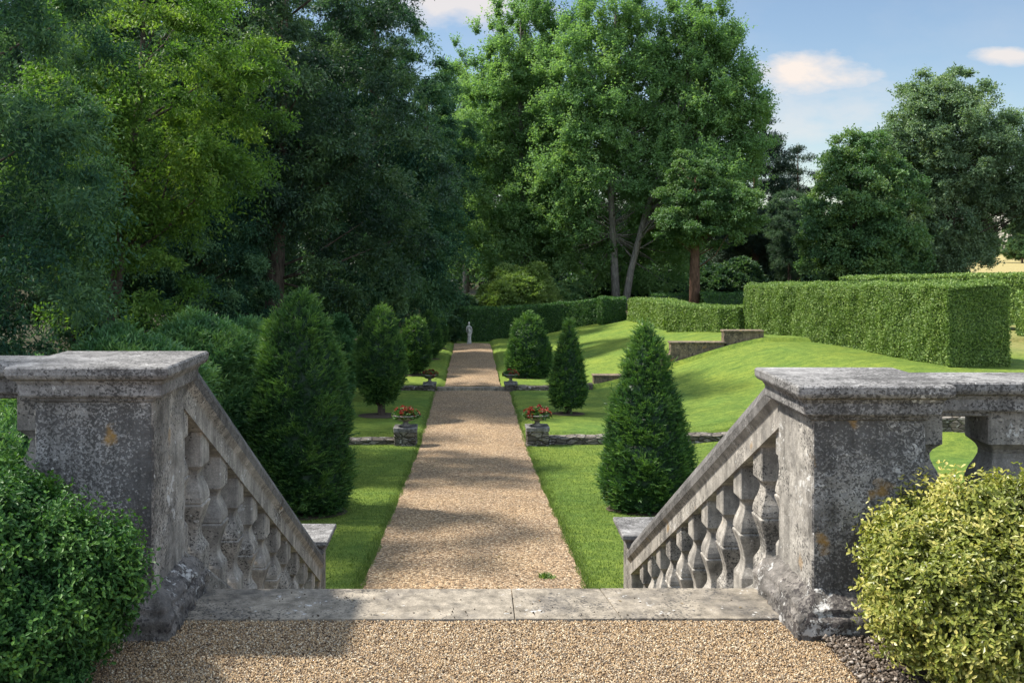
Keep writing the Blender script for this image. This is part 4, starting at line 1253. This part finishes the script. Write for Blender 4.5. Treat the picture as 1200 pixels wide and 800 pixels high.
# light green tree with a brown trunk
b = at(814, 61, -2.9)
make_tree('brown_trunk_tree', 'light green tree with a straight brown trunk right of the poplars', 'tree', b,
          [(1.4, -0.5, 6.6, 2.7, 2.3, 1.9), (-0.2, 0, 8.4, 2.0, 2.0, 1.8), (-0.6, -.4, 5.9, 1.8, 1.7, 1.2)], 170, 0.62, 26, 18, 0.14, 0.08, M['leaf_mid'], M['bark_red'],
          [(0, 0, -0.3, .36), (0.0, 0, 3, .3), (.05, 0, 6, .2), (0.1, 0, 9.5, .05)], seed=24, droop=0.12, fill=0.2, flat=0.45)
# pines
b = at(885, 86, -2.8)
pine = make_tree('pine_tree', 'dark pine whose ragged top shows right of the poplars', 'tree', b,
          [(0, 0, 11, 2.4, 2.4, 4.8), (-0.6, 0, 6.5, 3.2, 3.0, 3.6), (1.5, 0, 5, 3.4, 3.0, 2.6)], 130, 1.05, 26, 16, 0.30, 0.075, M['leaf_pine'], M['bark_red'],
          [(0, 0, -0.3, .34), (0, 0, 4, .28), (0, 0, 9, .18), (0, 0, 16, .03)], seed=31, droop=-0.1, fill=0.3, flat=0.45, group='pines behind the hedges')
copy_tree(pine, at(935, 90, -2.8), 2.1, 0.82, 'lower spreading pine between the ragged pine and the round tree', 'pines behind the hedges')
copy_tree(pine, at(858, 92, -2.8), 4.4, 0.80, 'dark pine behind the light green tree', 'pines behind the hedges')
copy_tree(pine, at(760, 96, -2.8), 1.2, 0.75, 'dark pine deep behind the poplar trunks', 'pines behind the hedges')
# round tree
b = at(1012, 66, -2.4)
ROUND = make_tree('round_tree', 'dense rounded dark green tree behind the big hedge', 'tree', b,
          [(0, 0, 6.4, 3.6, 3.4, 4.2), (-.9, -.3, 4.2, 3.4, 3.0, 3.0), (1.0, -.3, 3.6, 3.0, 3.0, 2.8), (-.2, 0, 9.2, 2.3, 2.2, 2.3)], 340, 0.75, 26, 17, 0.17, 0.10, M['leaf_round'], M['bark'],
          [(-1.6, 0, -0.3, .3), (-1.4, 0, 2, .24), (-.6, 0, 5, .16), (0, 0, 9.5, .03)], seed=41, droop=0.2, fill=0.45)
# tall airy tree at the right
b = at(1112, 80, -2.3)
oak = make_tree('spreading_tree', 'tall airy tree against the sky on the right', 'tree', b,
          [(0.2, 0, 12, 5.6, 5.0, 5.0), (-3.4, 0, 9.5, 3.8, 3.6, 4.6), (4.6, 0, 10, 3.8, 3.4, 4.4), (0.0, 0, 6, 4.0, 3.4, 3.4), (-.2, 0, 15, 3.4, 3.0, 2.6), (-3.5, 0, 4.2, 2.8, 2.5, 3.0), (0.5, 1.0, 3.6, 3.0, 2.5, 2.6), (6.0, 0, 7.5, 3.0, 2.6, 3.0)], 620, 0.90, 28, 17, 0.20, 0.11, M['leaf_oak'], M['bark'],
          [(0, 0, -0.3, .5), (0, 0, 2.5, .4), (.2, 0, 5, .32), (.2, 0, 9, .2), (.1, 0, 15.5, .03)], seed=42, droop=0.15, fill=0.2, limbfrac=0.3, tvar=(0.4, 1.6), cvw=0.4, asp=0.2)
copy_tree(ROUND, at(1065, 92, -2.4), 2.2, 0.95, 'round dark tree behind the gap between the round and the airy tree', 'small trees behind the hedges')
# understorey tree masses behind hedge on the right
copy_tree(dk, at(925, 78, -2.6), 1.0, 0.50, 'small dark tree left of the round tree, behind the hedges', 'small trees behind the hedges')
copy_tree(dk, at(1075, 84, -2.4), 2.5, 0.46, 'small dark tree in the shade between the round and the airy tree', 'small trees behind the hedges')
copy_tree(dk2, at(640, 88, -3.0), 2.5, 0.72, 'dark tree deep behind the broad poplar', 'small trees behind the hedges')
copy_tree(dk2, at(850, 100, -2.6), 0.5, 0.6, 'dark tree deep behind the pines', 'small trees behind the hedges')
copy_tree(dk, at(720, 104, -2.6), 3.5, 0.8, 'dark tree deep in the wood between the poplar trunks', 'small trees behind the hedges')
# the wood far behind reads as one mass
def far_wood(label, spans, seed, L, W, n):
    global rng
    keep = rng; rng = np.random.default_rng(seed)
    ell = []
    for x0, x1, d, h in spans:
        for x in np.arange(x0, x1, 4.5):
            hh = h * rng.uniform(0.75, 1.15)
            ell.append((x + rng.normal() * 1.2, d + rng.normal() * 2.5, hh * 0.42 - 2.6, rng.uniform(2.6, 4.2), 3.0, hh * 0.6))
    cs, outs = crown_points(ell, n, 0.55)
    ci = np.repeat(np.arange(len(cs)), 70)
    q = rdir(len(ci))
    pos = cs[ci] + q * rng.uniform(0.3, 1.5, (len(ci), 1)) * np.array([1, 1, 0.7])
    pos[:, 2] = np.maximum(pos[:, 2], -3.2)
    V, Fq, k = leaves(pos, unit(q + rdir(len(ci))), unit(rdir(len(ci)) + np.array([0, 0, 0.8])), L * rng.uniform(.7, 1.3, len(ci)), W)
    tag(np_mesh('far_woodland', V, Fq, M['leaf_dark'], attr=np.clip(rng.uniform(0, 1, len(cs))[ci] * 0.6 + rng.uniform(0, .4, len(ci)), 0, 1)), label, None, None, 'stuff')
    rng = keep


far_wood('dark mass of woodland closing the view behind the poplars and pines', [(-40, 52, 116, 8.0), (-30, 46, 108, 4.0), (-44, -6, 98, 15.0)], 77, 0.5, 0.28, 2300)
copy_tree(ASH, Vector((-8.8, 6.6, gz(-8.8, 6.6))), 2.0, 1.0, 'bluish green tree beyond the left edge of the picture, nearest the terrace', WOOD)
# far edge of the hay field
for i, (px, d, sc, rz, lab) in enumerate([(1150, 225, 1.0, 0.3, 'distant round tree across the hay field, left of its neighbour'), (1192, 215, 0.85, 1.9, 'distant round tree across the hay field at the right edge'),
                                          (1232, 230, 1.1, 4.0, 'distant tree across the hay field beyond the right edge'), (1110, 235, 1.0, 2.9, 'distant tree glimpsed under the airy tree')]):
    copy_tree(ROUND, at(px, d), rz, sc, lab, 'trees across the hay field')

# ------------------------------------------------------------------ grass tufts along edges (one uncountable sheet of blades)
def blades(n, xf, df, hmin, hmax):
    x = xf; d = df
    z = ground_z(x, d)
    Pn = np.stack([x, d, z - 0.004], -1)
    D = unit(rdir(len(x)) * 0.55 + np.array([0, 0, 1.0]))
    return Pn, D, rng.uniform(hmin, hmax, len(x))


pd = []; 
n = 26000
d_ = 10 + 24 * rng.uniform(size=n) ** 1.6
sgn = rng.choice([-1, 1], n)
x_ = PC + sgn * (1.225 + np.abs(rng.normal(0, 0.06, n)) - 0.03 * np.sin(d_ * 2.3 + sgn) * np.sin(d_ * 5.1))
A = blades(n, x_, d_, 0.02, 0.055)
n2_ = 110000
d2 = 10.2 + 15 * rng.uniform(size=n2_) ** 1.5
x2 = np.where(rng.uniform(size=n2_) < 0.35, -1.27 - 2.2 * rng.uniform(size=n2_), 1.30 + 5.5 * rng.uniform(size=n2_) ** 1.3)
B = blades(n2_, x2, d2, 0.018, 0.04)
Pn = np.concatenate([A[0], B[0]]); D = np.concatenate([A[1], B[1]]); ln = np.concatenate([A[2], B[2]])
V, Fq, k = leaves(Pn, D, rdir(len(Pn)), ln, np.full(len(Pn), 0.008))
tag(np_mesh('grass', V, Fq, M['grass'], attr=rng.uniform(size=len(Pn))), 'short mown grass blades on the lawn and path edges', None, None, 'stuff')
# fallen leaves on the gravel
n = 260
lx = PC + rng.uniform(-1.2, 1.2, n); ld = 10.8 + 22 * rng.uniform(size=n) ** 1.5
lz = zp(ld) + 0.05 * np.ones(n)
lx2 = rng.uniform(-1.3, 1.4, 40); ld2 = rng.uniform(3.95, 4.95, 40)
Pn = np.stack([np.concatenate([lx, lx2]), np.concatenate([ld, ld2]), np.concatenate([lz, np.full(40, 0.016)])], -1)
V, Fq, k = leaves(Pn, rdir(len(Pn)) * [1, 1, 0.15], np.array([0, 0, 1.0]) + rdir(len(Pn)) * 0.25, np.concatenate([rng.uniform(.03, .06, n), rng.uniform(.012, .025, 40)]), np.concatenate([rng.uniform(.02, .035, n), rng.uniform(.006, .012, 40)]), oval=True)
M['litter'] = leaf_mat('fallen_leaves', (0.07, 0.045, 0.025), (0.16, 0.10, 0.045), (0.26, 0.19, 0.07), trans=0.1)
tag(np_mesh('leaf_litter', V, Fq, M['litter'], attr=np.repeat(rng.uniform(size=len(Pn)), k)), 'dry brown leaves fallen on the gravel and slabs', None, None, 'stuff')
# a small weed in the path
wx, wd = (640 - VX) / F * 11.75, 11.75
w = empty('weed', (wx, wd, float(zp(wd)) + 0.03), 'small green weed growing in the gravel path near the steps', 'weed')
n = 140
V, Fq, k = leaves(rng.normal(0, 0.03, (n, 3)) * [1.3, 1.3, 0.1], unit(rdir(n) + [0, 0, 0.8]), rdir(n) + [0, 0, 1], rng.uniform(0.04, 0.08, n), np.full(n, 0.02))
np_mesh('leaves', V, Fq, M['leaf_pale'], w, attr=rng.uniform(0.1, 0.6, n))

# ------------------------------------------------------------------ light, sky, camera
SUN_EL, SUN_AZ = R(55), math.atan2(-0.975, 0.22)            # azimuth from +Y towards +X
sdir = Vector((math.sin(SUN_AZ) * math.cos(SUN_EL), math.cos(SUN_AZ) * math.cos(SUN_EL), math.sin(SUN_EL)))
sl = bpy.data.lights.new('sun', 'SUN'); sl.energy = 4.6; sl.angle = R(3.0); sl.color = (1.0, 0.94, 0.84)
so = bpy.data.objects.new('sun', sl); C.objects.link(so)
so.rotation_euler = (-sdir).to_track_quat('-Z', 'Y').to_euler()
so.location = sdir * 60

w = bpy.data.worlds.new('World'); bpy.context.scene.world = w; w.use_nodes = True
nt = w.node_tree; nt.nodes.clear()
out = nt.nodes.new('ShaderNodeOutputWorld'); bg = nt.nodes.new('ShaderNodeBackground')
sky = nt.nodes.new('ShaderNodeTexSky'); sky.sky_type = 'NISHITA'; sky.sun_disc = False
sky.sun_elevation = SUN_EL; sky.sun_rotation = SUN_AZ; sky.air_density = 1.0; sky.dust_density = 0.25; sky.ozone_density = 1.2
tc = nt.nodes.new('ShaderNodeTexCoord')
sx = nt.nodes.new('ShaderNodeSeparateXYZ'); nt.links.new(tc.outputs['Generated'], sx.inputs[0])
yy = math_(nt, 'MAXIMUM', sx.outputs[1], 0.05)
u = math_(nt, 'DIVIDE', sx.outputs[0], yy); v = math_(nt, 'DIVIDE', sx.outputs[2], yy)
cb = nt.nodes.new('ShaderNodeCombineXYZ'); nt.links.new(u, cb.inputs[0]); nt.links.new(math_(nt, 'MULTIPLY', v, 2.2), cb.inputs[1])
n1 = noise(nt, cb.outputs[0], 18, 6, 0.6); n2 = noise(nt, cb.outputs[0], 7, 5, 0.6)
mask = None
for (cx, cy, a, b_, k) in ((0.330, 0.168, 0.066, 0.024, 1.0), (0.525, 0.185, 0.045, 0.010, 0.8), (0.36, 0.135, 0.10, 0.030, 0.35), (-0.01, 0.235, 0.10, 0.030, 0.75), (0.30, 0.115, 0.09, 0.022, 0.4), (0.50, 0.02, 0.2, 0.05, 0.5)):
    du = math_(nt, 'POWER', math_(nt, 'ABSOLUTE', math_(nt, 'DIVIDE', math_(nt, 'SUBTRACT', u, cx), a)), 2.0)
    dv = math_(nt, 'POWER', math_(nt, 'ABSOLUTE', math_(nt, 'DIVIDE', math_(nt, 'SUBTRACT', v, cy), b_)), 2.0)
    e = math_(nt, 'SUBTRACT', 1.0, math_(nt, 'ADD', du, dv))
    e = math_(nt, 'ADD', e, math_(nt, 'MULTIPLY', math_(nt, 'SUBTRACT', n1, 0.5), 2.6))
    e = math_(nt, 'MULTIPLY', math_(nt, 'DIVIDE', e, 1.1, True), k)
    mask = e if mask is None else math_(nt, 'MAXIMUM', mask, e)
haze = math_(nt, 'MULTIPLY', math_(nt, 'SUBTRACT', n2, 0.42, True), 0.3)
mask = math_(nt, 'MAXIMUM', mask, haze)
col = mix(nt, mask, sky.outputs[0], (7.0, 6.3, 5.8))
# unseen bright cloud overhead and behind the camera, added as fill light
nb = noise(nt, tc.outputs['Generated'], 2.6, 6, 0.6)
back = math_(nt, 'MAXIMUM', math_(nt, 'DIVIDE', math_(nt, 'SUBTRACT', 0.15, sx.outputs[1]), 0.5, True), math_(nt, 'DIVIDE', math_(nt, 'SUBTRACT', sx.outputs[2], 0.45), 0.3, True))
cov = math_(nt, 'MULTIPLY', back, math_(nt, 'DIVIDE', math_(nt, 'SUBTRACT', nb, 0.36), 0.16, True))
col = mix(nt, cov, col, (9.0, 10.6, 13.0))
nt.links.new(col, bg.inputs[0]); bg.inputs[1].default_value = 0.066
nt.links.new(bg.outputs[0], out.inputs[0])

cd = bpy.data.cameras.new('camera'); cam = bpy.data.objects.new('camera', cd); C.objects.link(cam)
cam.location = (0, 0, EYE); cam.rotation_euler = (R(90), 0, 0)
cd.sensor_width = 36; cd.lens = 36; cd.clip_end = 3000; cd.clip_start = 0.05
cd.shift_x = (600 - VX) / 1200; cd.shift_y = -(400 - HY) / 1200
sc = bpy.context.scene
sc.camera = cam
sc.render.engine = 'CYCLES'
sc.view_settings.view_transform = 'Standard'; sc.view_settings.look = 'None'; sc.view_settings.gamma = 1.0
sc.view_settings.exposure = 1.1
sc.cycles.max_bounces = 7; sc.cycles.diffuse_bounces = 4; sc.cycles.glossy_bounces = 2; sc.cycles.transmission_bounces = 5; sc.cycles.transparent_max_bounces = 4
sc.cycles.use_denoising = True
sc.cycles.caustics_reflective = False; sc.cycles.caustics_refractive = False
sc.cycles.sample_clamp_indirect = 6.0
